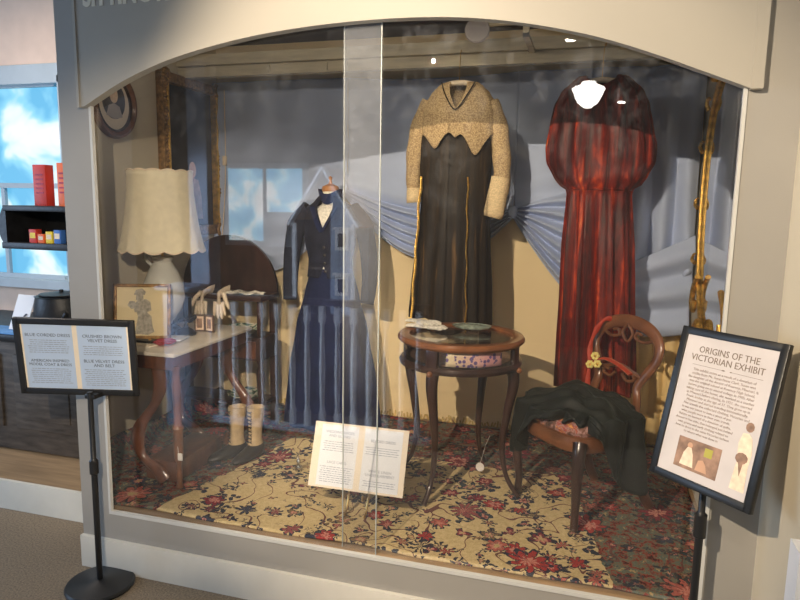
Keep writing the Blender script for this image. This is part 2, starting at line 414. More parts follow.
# inside shell
struct(MB().bx(-.12, 2.52, .012, YB + .05, ZF - .04, ZF - .002).bx(XL, -.12, .40, YB, ZF - .04, ZF - .002).build('floor_case', 'plank', smooth=False))
struct(MB().bx(XL - .05, XR + .05, YB, YB + .05, ZF - .04, ZC).build('wall_back', 'cream_wall', smooth=False))
struct(MB().prism([(-.155, .012), (-.130, .012), (XL, .355), (XL, YB), (XL - .02, YB), (XL - .02, .37)], lambda u, v, w: Vector((u, v, ZF - .04 + w)), ZC - ZF + .04).build('wall_left', 'side_wall', smooth=False))
struct(MB().bx(XR, XR + .04, .012, YB, ZF - .04, ZC).build('wall_right', 'side_wall', smooth=False))
struct(MB().bx(XL - .02, XR + .04, .012, YB + .05, ZC, ZC + .03).build('ceiling_case', 'case_ceil', smooth=False))
# pale cream beam with moulded bands, pipe above it
bm = MB(); bm.bx(XL, XR, 1.24, 1.29, 2.352, 2.405); bm.bx(XL, XR, 1.225, 1.285, 2.415, 2.475); bm.bx(XL, XR, 1.26, 1.3, 2.40, 2.42)
for x in (.15, .5, .62): bm.bx(x - .008, x + .008, 1.222, 1.24, 2.36, 2.40)
struct(bm.build('trim_4', 'beam', smooth=False))
for x in (1.62, 2.05):
    struct(MB().bx(x - .014, x + .014, .9, .92, 2.40, ZC).bx(x - .014, x + .014, .9, 1.24, 2.40, 2.415).build('trim_5', 'beam', smooth=False))
p = thing('ceiling_pipe', (1.7, 1.0, 2.5), 'cream painted pipe running under the dark showcase ceiling beside the grey disc', 'pipe')
MB().tube([(1.42, 1.0, 2.49), (2.45, 1.0, 2.50)], .014, 12).build('pipe_run', 'beam', p)
d = thing('round_disc', (1.38, 1.0, 2.46), 'round grey disc at the left end of the pipe, above the gold lace jacket', 'lamp')
MB().lathe([(0, 0), (.058, 0), (.06, .004), (.06, .016), (.056, .02), (0, .02)], 28).build('disc', 'grey_disc', d, world=False).rotation_euler = (R(84), 0, 0)
MB().ball((.032, -.022, .038), .005).build('screw', 'blackish', d, world=False)

# outer right wall (meets the showcase front at a corner)
rw = MB(); rw.bx(2.535, 2.60, -1.3, 0.0, 0, 3.0)
struct(rw.build('wall_right_room', 'right_wall', smooth=False))
struct(MB().bx(2.50, 2.537, -.52, -.44, 0, .80).build('trim_6', 'paint_white', smooth=False))

# left room: platform, back wall, window
struct(MB().bx(-4.1, -.157, .325, 2.2, .0, .155).build('floor_platform', 'plank', smooth=False))
struct(MB().bx(-4.1, -.157, .305, .325, 0, .158).build('baseboard_left', 'white_trim', smooth=False))
wl = MB(); wl.bx(-4.1, -3.2, 1.5, 1.6, 0, 3.2); wl.bx(-3.2, -1.54, 1.5, 1.6, 2.43, 3.2); wl.bx(-3.2, -1.54, 1.5, 1.6, 0, 1.05); wl.bx(-1.54, -.50, 1.5, 1.6, 0, 3.2)
struct(wl.build('wall_left_room', 'pink_wall', smooth=False))
win = struct(MB().bx(-3.25, -1.50, 1.46, 1.5, 2.40, 2.53, bevel=.006).bx(-1.545, -1.50, 1.46, 1.5, 1.0, 2.45).bx(-3.25, -1.5, 1.42, 1.5, 1.0, 1.06).build('window_1', 'window_frame', smooth=False))
MB().bx(-3.2, -1.60, 1.49, 1.52, 1.70, 1.735).bx(-1.56, -1.53, 1.49, 1.52, 1.05, 2.42).bx(-3.2, -1.6, 1.49, 1.52, 2.385, 2.42).bx(-3.2, -1.6, 1.49, 1.52, 1.05, 1.09).bx(-2.12, -2.09, 1.495, 1.52, 1.05, 1.72).build('window_sash', 'window_frame', win, smooth=False)
def skymat():
    m, h, b, co = base('bright_outdoor_view'); n = h.noise(co, 2.6, 3, .5, .5)
    c = h.ramp(n.outputs[0], [(.40, (.14, .50, .80)), (.50, (.30, .72, .95)), (.57, (.80, .95, 1)), (.7, (1, 1, 1))])
    h.put(b.inputs['Base Color'], (0, 0, 0)); h.put(b.inputs['Emission Color'], c); b.inputs['Emission Strength'].default_value = 1.05; return m
M['sky'] = skymat()
MB().bx(-3.2, -1.54, 1.53, 1.54, 1.05, 2.42).build('window_pane', 'sky', win, smooth=False)

# ------------------------------------------------------------------ sliding glass panels
def panel(x0, x1, y, m, label, edge_side):
    g = thing('sliding_glass_panel', ((x0 + x1) / 2, y, ZF), label, 'glass panel')
    MB().bx(x0, x1, y - .003, y + .003, ZF, 2.285).build('glass_sheet', m, g, smooth=False)
    ex = x0 if edge_side < 0 else x1
    MB().bx(ex - .0016, ex + .0016, y - .0033, y + .0033, ZF, 2.284).build('glass_edge', 'glass_edge', g, smooth=False)
panel(.002, 1.222, .018, 'glass', 'left sliding glass panel of the showcase, in front of the lamp and balusters', 1)
panel(1.078, W - .002, .032, 'glass_smudged', 'right sliding glass panel of the showcase, smeared with cloudy marks at its top', -1)

# ------------------------------------------------------------------ rug
def rugz(x, y):
    z = ZF + .008 + .006 * math.sin(x * 7 + 2 * y) * math.sin(y * 9 + x) + .003 * math.sin(x * 13 - 9 * y)
    xl = max(XL, -.125 - (y - .03) * .942); z += max(0, .10 - max(0, x - xl)) * 1.0
    z += .035 * math.exp(-((x - .55) ** 2 / .03 + (y - .98) ** 2 / .02))
    return z
def rf(u, v):
    y = lerp(.045, 1.60, v); xl = max(XL, -.125 - (y - .03) * .942) + .016; x = lerp(xl, XR - .02, u); return Vector((x, y, rugz(x, y)))
rg = thing('rug', (1.0, .85, ZF), 'gold floral wool rug with a dark red and teal border covering the showcase floor', 'rug')
o = MB().grid(rf, 110, 60).build('rug_pile', 'rug', None, thick=.008)
o.parent = rg; o.location = -Vector(rg.location)
fr = MB()
for i in range(150):
    x = lerp(XL + .05, XR - .05, i / 149) + random.uniform(-.004, .004); l = random.uniform(.02, .045)
    fr.box((x, 1.60 + .008, ZF + .012 + l / 2), (.010, .004, l), Euler((random.uniform(-.3, .3), random.uniform(-.5, .5), 0)))
f_ = fr.build('fringe', 'fray', rg, smooth=False); f_['kind'] = 'stuff'

# ------------------------------------------------------------------ blue drapery on the back wall
def fan(A, B, sag, amp, nf, nu, nt, y0=1.60, ph=0, vert=0, lobes=None):
    mb = MB()
    def f(u, t):
        ax, az = A(t); bx_, bz = B(t)
        x = lerp(ax, bx_, u); z = lerp(az, bz, u) - sag(t) * 4 * u * (1 - u)
        y = y0 - .012 - amp(t, u) * (.5 + .5 * math.sin(2 * PI * nf * t + ph + 1.1 * math.sin(4 * u + 3 * t)))
        y -= vert * (.5 + .5 * math.sin(x * 23 - z * 6 + 2 * math.sin(z * 2)))
        return Vector((x, max(1.45, y), z))
    return mb.grid(f, nu, nt)
dr = thing('wall_drapery', (1.0, 1.6, 1.0), 'periwinkle blue cloth draped in gathered swags across the back wall', 'drapery')
ss = lambda t, a, b_: max(0, min(1, (t - a) / (b_ - a)))
fan(lambda t: (XL + .015, lerp(2.38, 1.25, t)), lambda t: (.50, lerp(2.38, 1.68, ss(t, 0, .55))), lambda t: .10 * t + .16 * ss(t, .6, 1), lambda t, u: .012 + .028 * u * t, 6, 60, 90, vert=.014).build('left_fall', 'drape', dr, thick=.003)
fan(lambda t: (.50, lerp(2.38, 1.72, ss(t, 0, .5)) - .05 * ss(t, .5, 1)), lambda t: (1.52, lerp(2.38, 1.62, ss(t, 0, .5)) - .05 * ss(t, .5, 1)), lambda t: .02 + .30 * ss(t, .42, 1), lambda t, u: .006 + .05 * ss(t, .4, .55), 11, 60, 150, vert=.006).build('left_swag', 'drape', dr, thick=.003)
fan(lambda t: (1.52, lerp(2.38, 1.62, ss(t, 0, .38)) - .05 * ss(t, .38, 1)), lambda t: (2.02, lerp(2.38, .98, t ** .9)), lambda t: .0 + .05 * ss(t, .5, 1), lambda t, u: .006 + (.045 + .03 * u) * ss(t, .3, .5), 10, 60, 170, vert=.006).build('right_swag', 'drape', dr, thick=.003)
def fall(u, t):
    x = lerp(lerp(1.90, 2.485, t), lerp(1.90, 2.485, t ** .8), u) + .12 * math.sin(PI * u) * (1 - t) ; z = lerp(2.38, lerp(1.05, 1.30, t), u)
    y = 1.585 - .075 * abs(math.sin(PI * 3.6 * t + .8 * math.sin(3 * u) + .3)) ** 1.5 * (.35 + .65 * u) - .012 * math.sin(9 * t + 5 * u)
    return Vector((x, y, z))
MB().grid(fall, 50, 110).build('right_fall', 'drape', dr, thick=.003)
def low(u, t):
    x = lerp(2.485, 1.88, u); z = lerp(lerp(1.50, .97, t), lerp(1.20, 1.02, t), u) - .10 * t * 4 * u * (1 - u) * .5
    y = 1.51 - .05 * abs(math.sin(PI * 2.7 * t + 1.2 * u)) ** 1.6 + .03 * t - .03 * math.sin(PI * u)
    return Vector((x, max(1.43, y), z))
MB().grid(low, 50, 70).build('low_swag', 'drape', dr, thick=.003)
kn = MB(); kn.ball((1.52, 1.555, 1.60), .03, 12, (1, 1, 1.3))
kn.build('gather_knot', 'drape', dr)

# gold cream curtain low on the back wall at right
cu = thing('pleated_curtain', (2.28, 1.6, ZF), 'gold cream pleated curtain hanging below the blue drapery behind the balloon-back chair', 'curtain')
def cf(u, v):
    x = lerp(2.02, 2.485, u); return Vector((x, 1.625 - .022 * abs(math.sin(x * 46)) - .008 * math.sin(x * 17), lerp(.30, 1.22, v)))
MB().grid(cf, 120, 4).build('curtain_cloth', 'curtain', cu, thick=.003)

# ------------------------------------------------------------------ garments
def garment(zt, zb, prof, depth, fold, cx, cy, nseg=96, nz=48, lean=None, twist=None):
    mb = MB()
    rings = []
    for j in range(nz + 1):
        t = j / nz; ring = []
        for i in range(nseg):
            th = 2 * PI * i / nseg; c, s_ = math.cos(th), math.sin(th)
            # top edge may dip: iterate because it is given by x
            z1 = zt(c, s_); z0 = zb(c, s_); z = lerp(z0, z1, t)
            hw = cat_interp(prof, z); hd = cat_interp(depth, z); k = 1 + fold(th, z)
            lx = lean(z) if lean else 0
            ring.append(Vector((cx + lx + hw * c * k, cy + hd * s_ * k, z)))
        rings.append(ring)
    mb.rings(rings, cap=False); return mb
# --- navy jacket and skirt on a dress form
jx, jy = .475, 1.36
f = thing('dress_form', (jx, jy, ZF), 'dress form with a wooden neck cap and cream neck showing above the navy jacket', 'dress form')
MB().lathe([(0, 0), (.11, 0), (.12, .015), (.03, .04), (.018, .06), (.018, .75), (.0, .75)], 20).build('stand', 'dark_mahogany', f, world=False)
MB().lathe([(.0, .74), (.10, .75), (.125, .84), (.12, 1.0), (.135, 1.15), (.14, 1.26), (.10, 1.32), (.052, 1.345), (.046, 1.42), (0, 1.42)], 28, sy=.72).build('torso', 'lace_white', f, world=False)
MB().lathe([(.0, 1.42), (.05, 1.42), (.052, 1.435), (.048, 1.45), (.012, 1.465), (.007, 1.485), (.013, 1.50), (0, 1.51)], 24, sy=.8).build('neck_cap', 'neck', f, world=False)
j = thing('jacket', (jx, jy, 1.15), 'navy blue buttoned jacket with a standing collar on the dress form', 'jacket')
def jt(c, s_):
    if s_ < 0: return 1.49 + .18 * min(1, abs(c) * 1.9)
    return 1.675
def jb(c, s_): return (1.20 + .07 * max(0, 1 - abs(c) * 5)) if s_ < 0 else 1.16
garment(jt, jb, [(1.1, .155), (1.22, .135), (1.3, .13), (1.42, .155), (1.55, .165), (1.60, .15), (1.64, .095), (1.68, .062)], [(1.1, .14), (1.25, .10), (1.45, .125), (1.58, .10), (1.68, .058)], lambda th, z: .03 * math.sin(9 * th) * max(0, (1.35 - z) * 4), jx, jy).build('bodice', 'navy_jacket', j, thick=.005)
MB().lathe([(.062, 1.655), (.07, 1.69), (.075, 1.715), (.068, 1.715), (.058, 1.67)], 28, (jx, jy, 0), sy=.85, mod=lambda r, z, a: (r, z - .03 * max(0, -math.sin(a)) ** 3)).build('collar', 'navy', j)
for sgn, xs in ((-1, (-.12, -.205, -.235, -.235, -.225)), (1, (.12, .205, .245, .265, .26))):
    pts = spline([(jx + xs[0], jy, 1.585), (jx + xs[1], jy - .01, 1.50), (jx + xs[2], jy - .02, 1.36), (jx + xs[3], jy - .05, 1.20), (jx + xs[4], jy - .08, 1.06)], 6)
    rr = [lerp(.062, .038, (i / (len(pts) - 1)) ** .8) * (1.12 if i < 8 else 1) for i in range(len(pts))]
    MB().tube(pts, rr, 16, cap=False).build('sleeve', 'navy_jacket', j, thick=.004)
for k in range(6):
    MB().ball((jx + .012, jy - .128 + .012 * abs(k - 2) * .6, 1.475 - k * .047), .0085, 10, (1, .5, 1)).build('button', 'blackish', j)
pf = MB().tube([(jx - .075, jy - .09, 1.61), (jx - .02, jy - .128, 1.50), (jx, jy - .13, 1.47)], [(.02, .005)] * 3, 8).tube([(jx + .075, jy - .09, 1.61), (jx + .02, jy - .128, 1.50), (jx, jy - .13, 1.47)], [(.02, .005)] * 3, 8)
pf.build('lapel', 'navy', j)
s = thing('skirt', (jx, jy, ZF), 'long navy velvet skirt below the navy jacket, its hem on the rug', 'skirt')
garment(lambda c, s_: 1.25, lambda c, s_: .30, [(.3, .29), (.6, .262), (.9, .215), (1.1, .165), (1.25, .125)], [(.3, .20), (.6, .19), (.9, .16), (1.25, .09)], lambda th, z: (.075 * math.sin(11 * th + 1) + .03 * math.sin(23 * th)) * max(0, (1.25 - z)), jx + .01, jy).build('skirt_cloth', 'navy', s, thick=.004)

# --- brown dress and gold lace jacket on a hanger
hx, hy = 1.25, 1.235
def hanger(x, y, z, w, label, droop=.03):
    h_ = thing('hanger', (x, y, z), label, 'hanger')
    MB().tube(spline([(x - w, y, z - droop), (x - w * .5, y, z - .004), (x, y, z + .004), (x + w * .5, y, z - .004), (x + w, y, z - droop)], 5), .014, 10).build('padded_bar', 'kid', h_)
    MB().tube(spline([(x, y, z), (x, y, 2.33), (x + .002, y, 2.40), (x + .01, y - .022, 2.425), (x + .008, y - .03, 2.405)], 5), .0022, 6).build('hook', 'brass', h_)
hanger(1.25, hy, 2.262, .125, 'cream padded hanger in the neck of the gold lace jacket', .04)
b = thing('evening_gown', (hx, hy, .95), 'dark brown velvet gown with gold trim lines under the gold lace jacket', 'dress')
garment(lambda c, s_: 2.10, lambda c, s_: 1.0 - .03 * math.sin(3 * math.atan2(s_, c)) + (-.03 if c > -.2 else .02),
        [(.95, .225), (1.2, .212), (1.45, .195), (1.66, .180), (1.8, .19), (2.0, .205), (2.1, .17)], [(.95, .10), (1.5, .085), (2.1, .06)],
        lambda th, z: (.055 * math.sin(13 * th) + .03 * math.sin(7 * th + 1)) * max(.15, min(1, (1.9 - z) * 1.4)), hx - .01, hy, lean=lambda z: -.02 * max(0, (1.6 - z))).build('gown_cloth', 'brown_velvet', b, thick=.004)
for x0, x1 in ((1.075, 1.045), (1.325, 1.345)):
    pts = [(lerp(x0, x1, t), hy - lerp(.075, .115, t), lerp(1.78, 1.0, t)) for t in [i / 14 for i in range(15)]]
    pts = [(x + .004 * math.sin(z * 30), y, z) for x, y, z in pts]
    MB().tube(pts, [(.007, .003)] * 15, 6).build('gold_trim', 'gold', b)
l = thing('lace_jacket', (hx, hy - .02, 1.6), 'gold lace jacket with long sleeves and scalloped hem over the brown gown', 'jacket')
def lt(c, s_):
    if s_ < 0: return 2.12 + .145 * min(1, abs(c) * 2.4)
    return 2.265
def lb(c, s_):
    if s_ > 0: return 1.97
    x = c * .22
    return 2.01 - .085 * math.exp(-((x + .12) / .05) ** 2) - .12 * math.exp(-((x - .115) / .055) ** 2) - .03 * math.exp(-(x / .02) ** 2)
garment(lt, lb, [(1.85, .200), (2.0, .205), (2.10, .200), (2.16, .185), (2.21, .155), (2.245, .12), (2.27, .088)], [(1.9, .095), (2.1, .10), (2.2, .07), (2.27, .035)],
        lambda th, z: .02 * math.sin(9 * th), hx + .005, hy, nz=34).build('bodice', 'lace', l, thick=.004)
for sg, pts, rr in ((-1, [(hx - .150, hy, 2.17), (hx - .200, hy - .005, 2.06), (hx - .230, hy - .01, 1.92), (hx - .235, hy - .02, 1.78), (hx - .226, hy - .03, 1.66)], (.048, .050, .044, .036, .032)),
                    (1, [(hx + .160, hy, 2.16), (hx + .205, hy - .005, 2.05), (hx + .235, hy - .01, 1.90), (hx + .243, hy - .02, 1.76), (hx + .228, hy - .03, 1.63)], (.048, .052, .046, .042, .040))):
    P = spline(pts, 6); rs = [(cat_interp([(i / 4, r) for i, r in enumerate(rr)], k / (len(P) - 1)) * (1 + .05 * math.sin(k * 1.1)), cat_interp([(i / 4, r) for i, r in enumerate(rr)], k / (len(P) - 1)) * .75) for k in range(len(P))]
    MB().tube(P, rs, 18, cap=False, up=Vector((0, 1, 0))).build('sleeve', 'lace', l, thick=.004)
cf_ = MB().tube([(hx + .238, hy - .03, 1.78), (hx + .225, hy - .035, 1.70), (hx + .212, hy - .04, 1.60), (hx + .206, hy - .04, 1.575)], [(.046, .036), (.048, .038), (.052, .040), (.046, .036)], 18, cap=False, up=Vector((0, 1, 0)))
cf_.build('cuff', 'lace_pale', l, thick=.004)
MB().tube([(hx - .228, hy - .03, 1.72), (hx - .225, hy - .035, 1.67), (hx - .222, hy - .035, 1.645)], [(.036, .03), (.038, .03), (.04, .032)], 18, cap=False, up=Vector((0, 1, 0))).build('cuff', 'lace_pale', l, thick=.004)
MB().tube(spline([(hx - .083, hy - .045, 2.262), (hx - .052, hy - .085, 2.19), (hx + .004, hy - .106, 2.118), (hx + .058, hy - .085, 2.19), (hx + .092, hy - .045, 2.262)], 5), .0035, 6).build('neck_binding', 'brown_velvet', l)

# --- red velvet dress
rx, ry = 1.965, 1.22
hanger(rx, ry, 2.25, .12, 'cream padded hanger in the neck of the red velvet dress', .02)
r_ = thing('velvet_dress', (rx, ry, .68), 'long burgundy red velvet dress with a wide capelet top, hanging at right', 'dress')
def rfold(th, z):
    k = max(.15, min(1, (1.85 - z) * 2.5)); k2 = max(0, min(1, (z - 1.74) * 5))
    return (.13 * math.sin(9 * th + .6) * abs(math.sin(9 * th + .6)) ** .3 + .06 * math.sin(17 * th + 2) + .03 * math.sin(31 * th)) * k + (.05 * math.sin(15 * th)) * k2
garment(lambda c, s_: 2.27 if s_ > 0 else 2.215 + .055 * min(1, abs(c) * 1.5), lambda c, s_: .70 + .02 * math.sin(4 * math.atan2(s_, c)),
        [(.7, .180), (.9, .172), (1.2, .160), (1.5, .152), (1.70, .148), (1.725, .156), (1.75, .195), (1.79, .222), (1.86, .252), (1.93, .252), (2.04, .232), (2.13, .215), (2.20, .185), (2.25, .135), (2.28, .10)],
        [(.7, .12), (1.3, .10), (1.70, .08), (1.78, .10), (2.0, .11), (2.2, .07), (2.28, .045)],
        rfold, rx, ry, nseg=180, nz=90, lean=lambda z: .055 * max(0, (2.1 - z) / 1.4)).build('dress_cloth', 'velvet', r_, thick=.004)
MB().tube([(rx + .016 + .147 * math.cos(a) , ry + .082 * math.sin(a), 1.722) for a in [2 * PI * k / 40 for k in range(40)]], [(.012, .004)] * 40, 8, closed=True).build('waist_band', 'velvet', r_)

# ------------------------------------------------------------------ round display table
tx, ty = 1.395, .74
t = thing('display_table', (tx, ty, ZF), 'round mahogany display table with glass top and four curved legs', 'table')
ZT = 1.035; RT = .298
MB().rings([[Vector((tx + r * math.cos(a), ty + r * math.sin(a), z)) for a in [2 * PI * k / 64 for k in range(64)]] for r, z in ((RT - .055, ZT - .03), (RT - .055, ZT), (RT - .045, ZT + .004), (RT - .008, ZT + .002), (RT, ZT - .008), (RT, ZT - .018), (RT - .012, ZT - .03))], cap=False, closed=True).build('top_rim', 'walnut_rim', t)
MB().lathe([(0, ZT - .012), (RT - .054, ZT - .012), (RT - .054, ZT - .008), (0, ZT - .008)], 48, (tx, ty, 0)).build('glass_top', 'tglass', t)
MB().rings([[Vector((tx + r * math.cos(a), ty + r * math.sin(a), z)) for a in [2 * PI * k / 64 for k in range(64)]] for r, z in ((0.0001, .895), (RT - .03, .895), (RT - .012, .90), (RT - .008, .915), (RT - .014, .925), (RT - .02, .93), (RT - .05, .93), (.0001, .905))], cap=False).build('lower_rim', 'dark_mahogany', t)
MB().lathe([(RT - .030, .925), (RT - .030, ZT - .03), (RT - .027, ZT - .03), (RT - .027, .925)], 64, (tx, ty, 0)).build('side_glass', 'tglass', t)
MB().lathe([(0, .931), (RT - .06, .931), (RT - .06, .934), (0, .934)], 40, (tx, ty, 0)).build('velvet_tray', 'sepia', t)
LA = [R(a) for a in (-106, -14, 74, 166)]
def leg_path(a, zt, zb_, r0, out, name, m='dark_mahogany', rs=(.03, .026, .020, .015, .011, .013)):
    ps = []
    for k, (z, r) in enumerate(((zt, r0), (lerp(zt, zb_, .12), r0 + .012), (lerp(zt, zb_, .35), r0 - .012), (lerp(zt, zb_, .62), r0 - .032), (lerp(zt, zb_, .86), r0 - .004), (zb_, r0 + out))):
        ps.append((tx + r * math.cos(a), ty + r * math.sin(a), z))
    P = spline(ps, 6); n = len(P)
    rr = [cat_interp([(i / 5, q) for i, q in enumerate(rs)], k / (n - 1)) for k in range(n)]
    return MB().tube(P, rr, 12, up=Vector((math.cos(a), math.sin(a), 0)))
for a in LA:
    lg = leg_path(a, .91, ZF + .022, RT - .040, .06, 'leg').build('leg', 'dark_mahogany', t)
    MB().box((tx + (RT - .028) * math.cos(a), ty + (RT - .028) * math.sin(a), .965), (.022, .06, .10), Euler((0, 0, a)), bevel=.004).build('corner_post', 'dark_mahogany', t)
    MB().ball((tx + (RT - .005) * math.cos(a), ty + (RT - .005) * math.sin(a), .90), .014, 10).build('knob', 'walnut_rim', t)
# things in and on it
fs = thing('floral_card', (tx + .03, ty - .2, .935), 'cream and pink card strip printed with purple flowers inside the display table', 'card')
def arc(u, v): 
    a = lerp(R(-93), R(-35), u); r = RT - .036; return Vector((tx + r * math.cos(a), ty + r * math.sin(a), lerp(.937, 1.0, v)))
def floral():
    m, h, b, co = base('floral_card_print'); sep = h.n('ShaderNodeSeparateXYZ'); h.put(sep.inputs[0], co)
    c = h.ramp(h.m('ADD', h.m('MULTIPLY', sep.outputs[0], 3.0), .5), [(0, (.78, .68, .42)), (.45, (.80, .66, .44)), (.9, (.80, .40, .42))])
    v = h.n('ShaderNodeTexVoronoi'); h.put(v.inputs['Vector'], co); v.inputs['Scale'].default_value = 48
    n = h.noise(co, 14, 2)
    k = h.m('MULTIPLY', h.m('LESS_THAN', v.outputs['Distance'], .42), h.m('GREATER_THAN', n.outputs[0], .47))
    h.put(b.inputs['Base Color'], h.mix(k, c, (.14, .09, .28))); b.inputs['Roughness'].default_value = .6; return m
M['floral'] = floral()
MB().grid(arc, 24, 3).build('card_strip', 'floral', fs, thick=.001)
di = thing('glass_dish', (1.425, .86, ZT + .004), 'oval pale green pressed glass dish on top of the display table', 'dish')
MB().lathe([(0, .004), (.055, .003), (.085, .012), (.094, .018), (.098, .018), (.09, .009), (.06, 0), (0, 0)], 32, sy=.62, mod=lambda r, z, a: (r * (1 + .03 * math.sin(12 * a)), z)).build('dish_bowl', 'dish_glass', di, world=False)
MB().lathe([(0, .022), (.03, .022), (.07, .019), (.088, .016), (0, .012)], 32, sy=.6).build('dish_lid', 'dish_glass', di, world=False)

def glove(root, name_m, origin, ang, sc_=1.0, hang=False, curl=.0, thumb=1):
    """glove lying or hanging; local axes: u along fingers, v across"""
    o_ = Vector(origin); ca, sa = math.cos(ang), math.sin(ang)
    if hang: U = Vector((.08 * thumb, -.10, -1)).normalized(); V = Vector((1, -.25, 0)).normalized()
    else: U = Vector((ca, sa, 0)); V = Vector((-sa, ca, 0))
    N = U.cross(V)
    if not hang and N.z < 0: N = -N
    if hang and N.y > 0: N = -N
    def p(u, v, w):
        if hang and u < 0: return o_ + (V * v + Vector((0, -1, 0)) * w * .3 + Vector((0, 1, 0)) * -u + Vector((0, 0, .012))) * sc_
        return o_ + (U * u + V * v + N * w) * sc_
    mb = MB()
    # palm and cuff
    mb.tube([p(-.08, 0, .008), p(-.04, 0, .010), p(0, 0, .011), (p(.045, 0, .011))], [(.034 * sc_, .008 * sc_), (.029 * sc_, .009 * sc_), (.037 * sc_, .010 * sc_), (.036 * sc_, .009 * sc_)], 14, up=N)
    palm = mb
    for v, ln, sp in ((-.027, .060, -.18), (-.009, .072, -.05), (.010, .070, .06), (.028, .052, .2)):
        palm.tube([p(.035, v, .011), p(.05 + ln * .4, v + sp * ln * .4, .013 + curl), p(.05 + ln * .8, v + sp * ln * .8, .011), p(.05 + ln, v + sp * ln, .009)], [.0095 * sc_, .009 * sc_, .0078 * sc_, .004 * sc_], 8, up=N)
    s1 = thumb
    palm.tube([p(-.005, .022 * s1, .011), p(.025, .05 * s1, .012), p(.05, .062 * s1, .011), p(.066, .066 * s1, .009)], [.012 * sc_, .0105 * sc_, .009 * sc_, .004 * sc_], 8, up=N)
    return palm.build('glove_leather', name_m, root)
g = thing('glove', (1.19, .80, ZT + .006), 'white glove lying limp on the left rim of the display table', 'glove')
glove(g, 'lace_white', (1.20, .78, ZT + .006), R(-8), 1.0)
g = thing('glove', (1.17, .83, ZT + .02), 'white glove laid crosswise on top of the other on the display table', 'glove')
glove(g, 'lace_white', (1.18, .815, ZT + .022), R(-24), .95, thumb=-1)
tg = thing('paper_tag', (1.49, .86, .34), 'small white paper tag tied to the back leg of the display table', 'tag')
MB().lathe([(0, 0), (.022, 0), (.022, .002), (0, .002)], 20).build('tag_disc', 'tag', tg, world=False).rotation_euler = (R(80), 0, R(-10))
MB().tube([(1.49, .86, .36), (1.50, .95, .42), (1.51, 1.02, .45)], .001, 5).build('string', 'tag', tg)

# ------------------------------------------------------------------ balloon-back chair
ch = thing('balloon_back_chair', (1.955, .685, ZF + .008), 'carved walnut balloon-back chair with a needlepoint seat beside the display table', 'chair', rot=(0, 0, R(-46)))
# local frame: front is -y, chair width along x ; seat z .42 above the case floor
CW = WM(ch)
def needle():
    m, h, b, co = base('needlepoint_upholstery'); n = h.noise(co, 22, 3, .6, 1)
    h.put(b.inputs['Base Color'], h.ramp(n.outputs[0], [(.38, (.05, .03, .02)), (.46, (.22, .09, .06)), (.53, (.40, .25, .22)), (.58, (.28, .03, .03)), (.66, (.60, .28, .08))])); b.inputs['Roughness'].default_value = .9; return m
M['needle'] = needle()
def seatpoly(k=1.0, n=28):
    P = []
    for i in range(n):
        a = 2 * PI * i / n; c, s_ = math.cos(a), math.sin(a)
        hw = .215 if s_ < 0 else .215 - .045 * s_
        x = hw * (abs(c) ** .55) * (1 if c > 0 else -1) * k; y = .20 * (abs(s_) ** .6) * (1 if s_ > 0 else -1) * k
        P.append((x, y))
    return P
MB().rings([[Vector((x * k, y * k, z)) for x, y in seatpoly()] for k, z in ((.96, .335), (1.0, .345), (1.02, .37), (1.0, .40), (.95, .405))]).build('seat_rail', 'walnut', ch, world=False)
MB().rings([[Vector((x * k, y * k, z)) for x, y in seatpoly()] for k, z in ((.93, .40), (.96, .42), (.9, .445), (.7, .462), (.3, .468), (.05, .468))]).build('seat', 'needle', ch, world=False)
for sx in (-1, 1):
    P = spline([(sx * .185, -.165, .385), (sx * .20, -.185, .33), (sx * .198, -.185, .22), (sx * .188, -.175, .10), (sx * .192, -.18, .03), (sx * .195, -.185, .012)], 6)
    MB().tube(P, [lerp(.031, .017, min(1, i / 18)) for i in range(len(P))], 12).build('leg', 'dark_mahogany', ch, world=False)
    P = spline([(sx * .155, .19, .40), (sx * .158, .20, .25), (sx * .165, .235, .10), (sx * .17, .285, .012)], 6)
    MB().tube(P, [(.021, .024)] * len(P), 10).build('leg', 'walnut', ch, world=False)
bk = [(-.150, .195, .38), (-.145, .205, .50), (-.13, .215, .56), (-.165, .235, .64), (-.205, .25, .74), (-.195, .265, .84), (-.125, .275, .915), (0, .28, .945), (.125, .275, .915), (.195, .265, .84), (.205, .25, .74), (.165, .235, .64), (.13, .215, .56), (.145, .205, .50), (.150, .195, .38)]
bk = [(x * .90, y, z if z < .6 else .6 + (z - .6) * .68) for x, y, z in bk]
P = spline(bk, 6); n = len(P)
MB().tube(P, [((.021 + .009 * math.sin(PI * k / (n - 1)) ** 4), .015) for k in range(n)], 12, up=Vector((0, -1, .1))).build('back_frame', 'walnut', ch, world=False)
cr = MB(); cr.tube(spline([(-.15, .227, .60), (-.08, .225, .615), (0, .227, .635), (.08, .225, .615), (.15, .227, .60)], 6), [(.014, .010)] * 25, 8)
for sx in (-1, 1):
    cr.tube(spline([(sx * .02, .222, .60), (sx * .05, .22, .575), (sx * .09, .222, .585), (sx * .085, .22, .61), (sx * .055, .22, .605)], 5), .007, 8)
    cr.tube(spline([(sx * .10, .222, .58), (sx * .13, .222, .565), (sx * .14, .222, .59)], 5), .006, 8)
cr.build('carved_back_rail', 'walnut', ch, world=False)
ct = MB()
for sx in (-1, 1):
    ct.tube(spline([(sx * .155, .268, .775), (sx * .10, .262, .755), (sx * .05, .262, .765), (sx * .055, .262, .79), (sx * .085, .262, .785)], 5), .0075, 8)
    ct.tube(spline([(0, .262, .825), (sx * .03, .262, .785), (sx * .012, .262, .75), (0, .262, .745)], 5), .0065, 8)
ct.build('carved_crest', 'walnut', ch, world=False)
def cw(x, y, z): return CW @ Vector((x, y, z))
rb = thing('red_ribbon', cw(-.14, .2, .6), 'red ribbon tied down the left side of the chair back', 'ribbon')
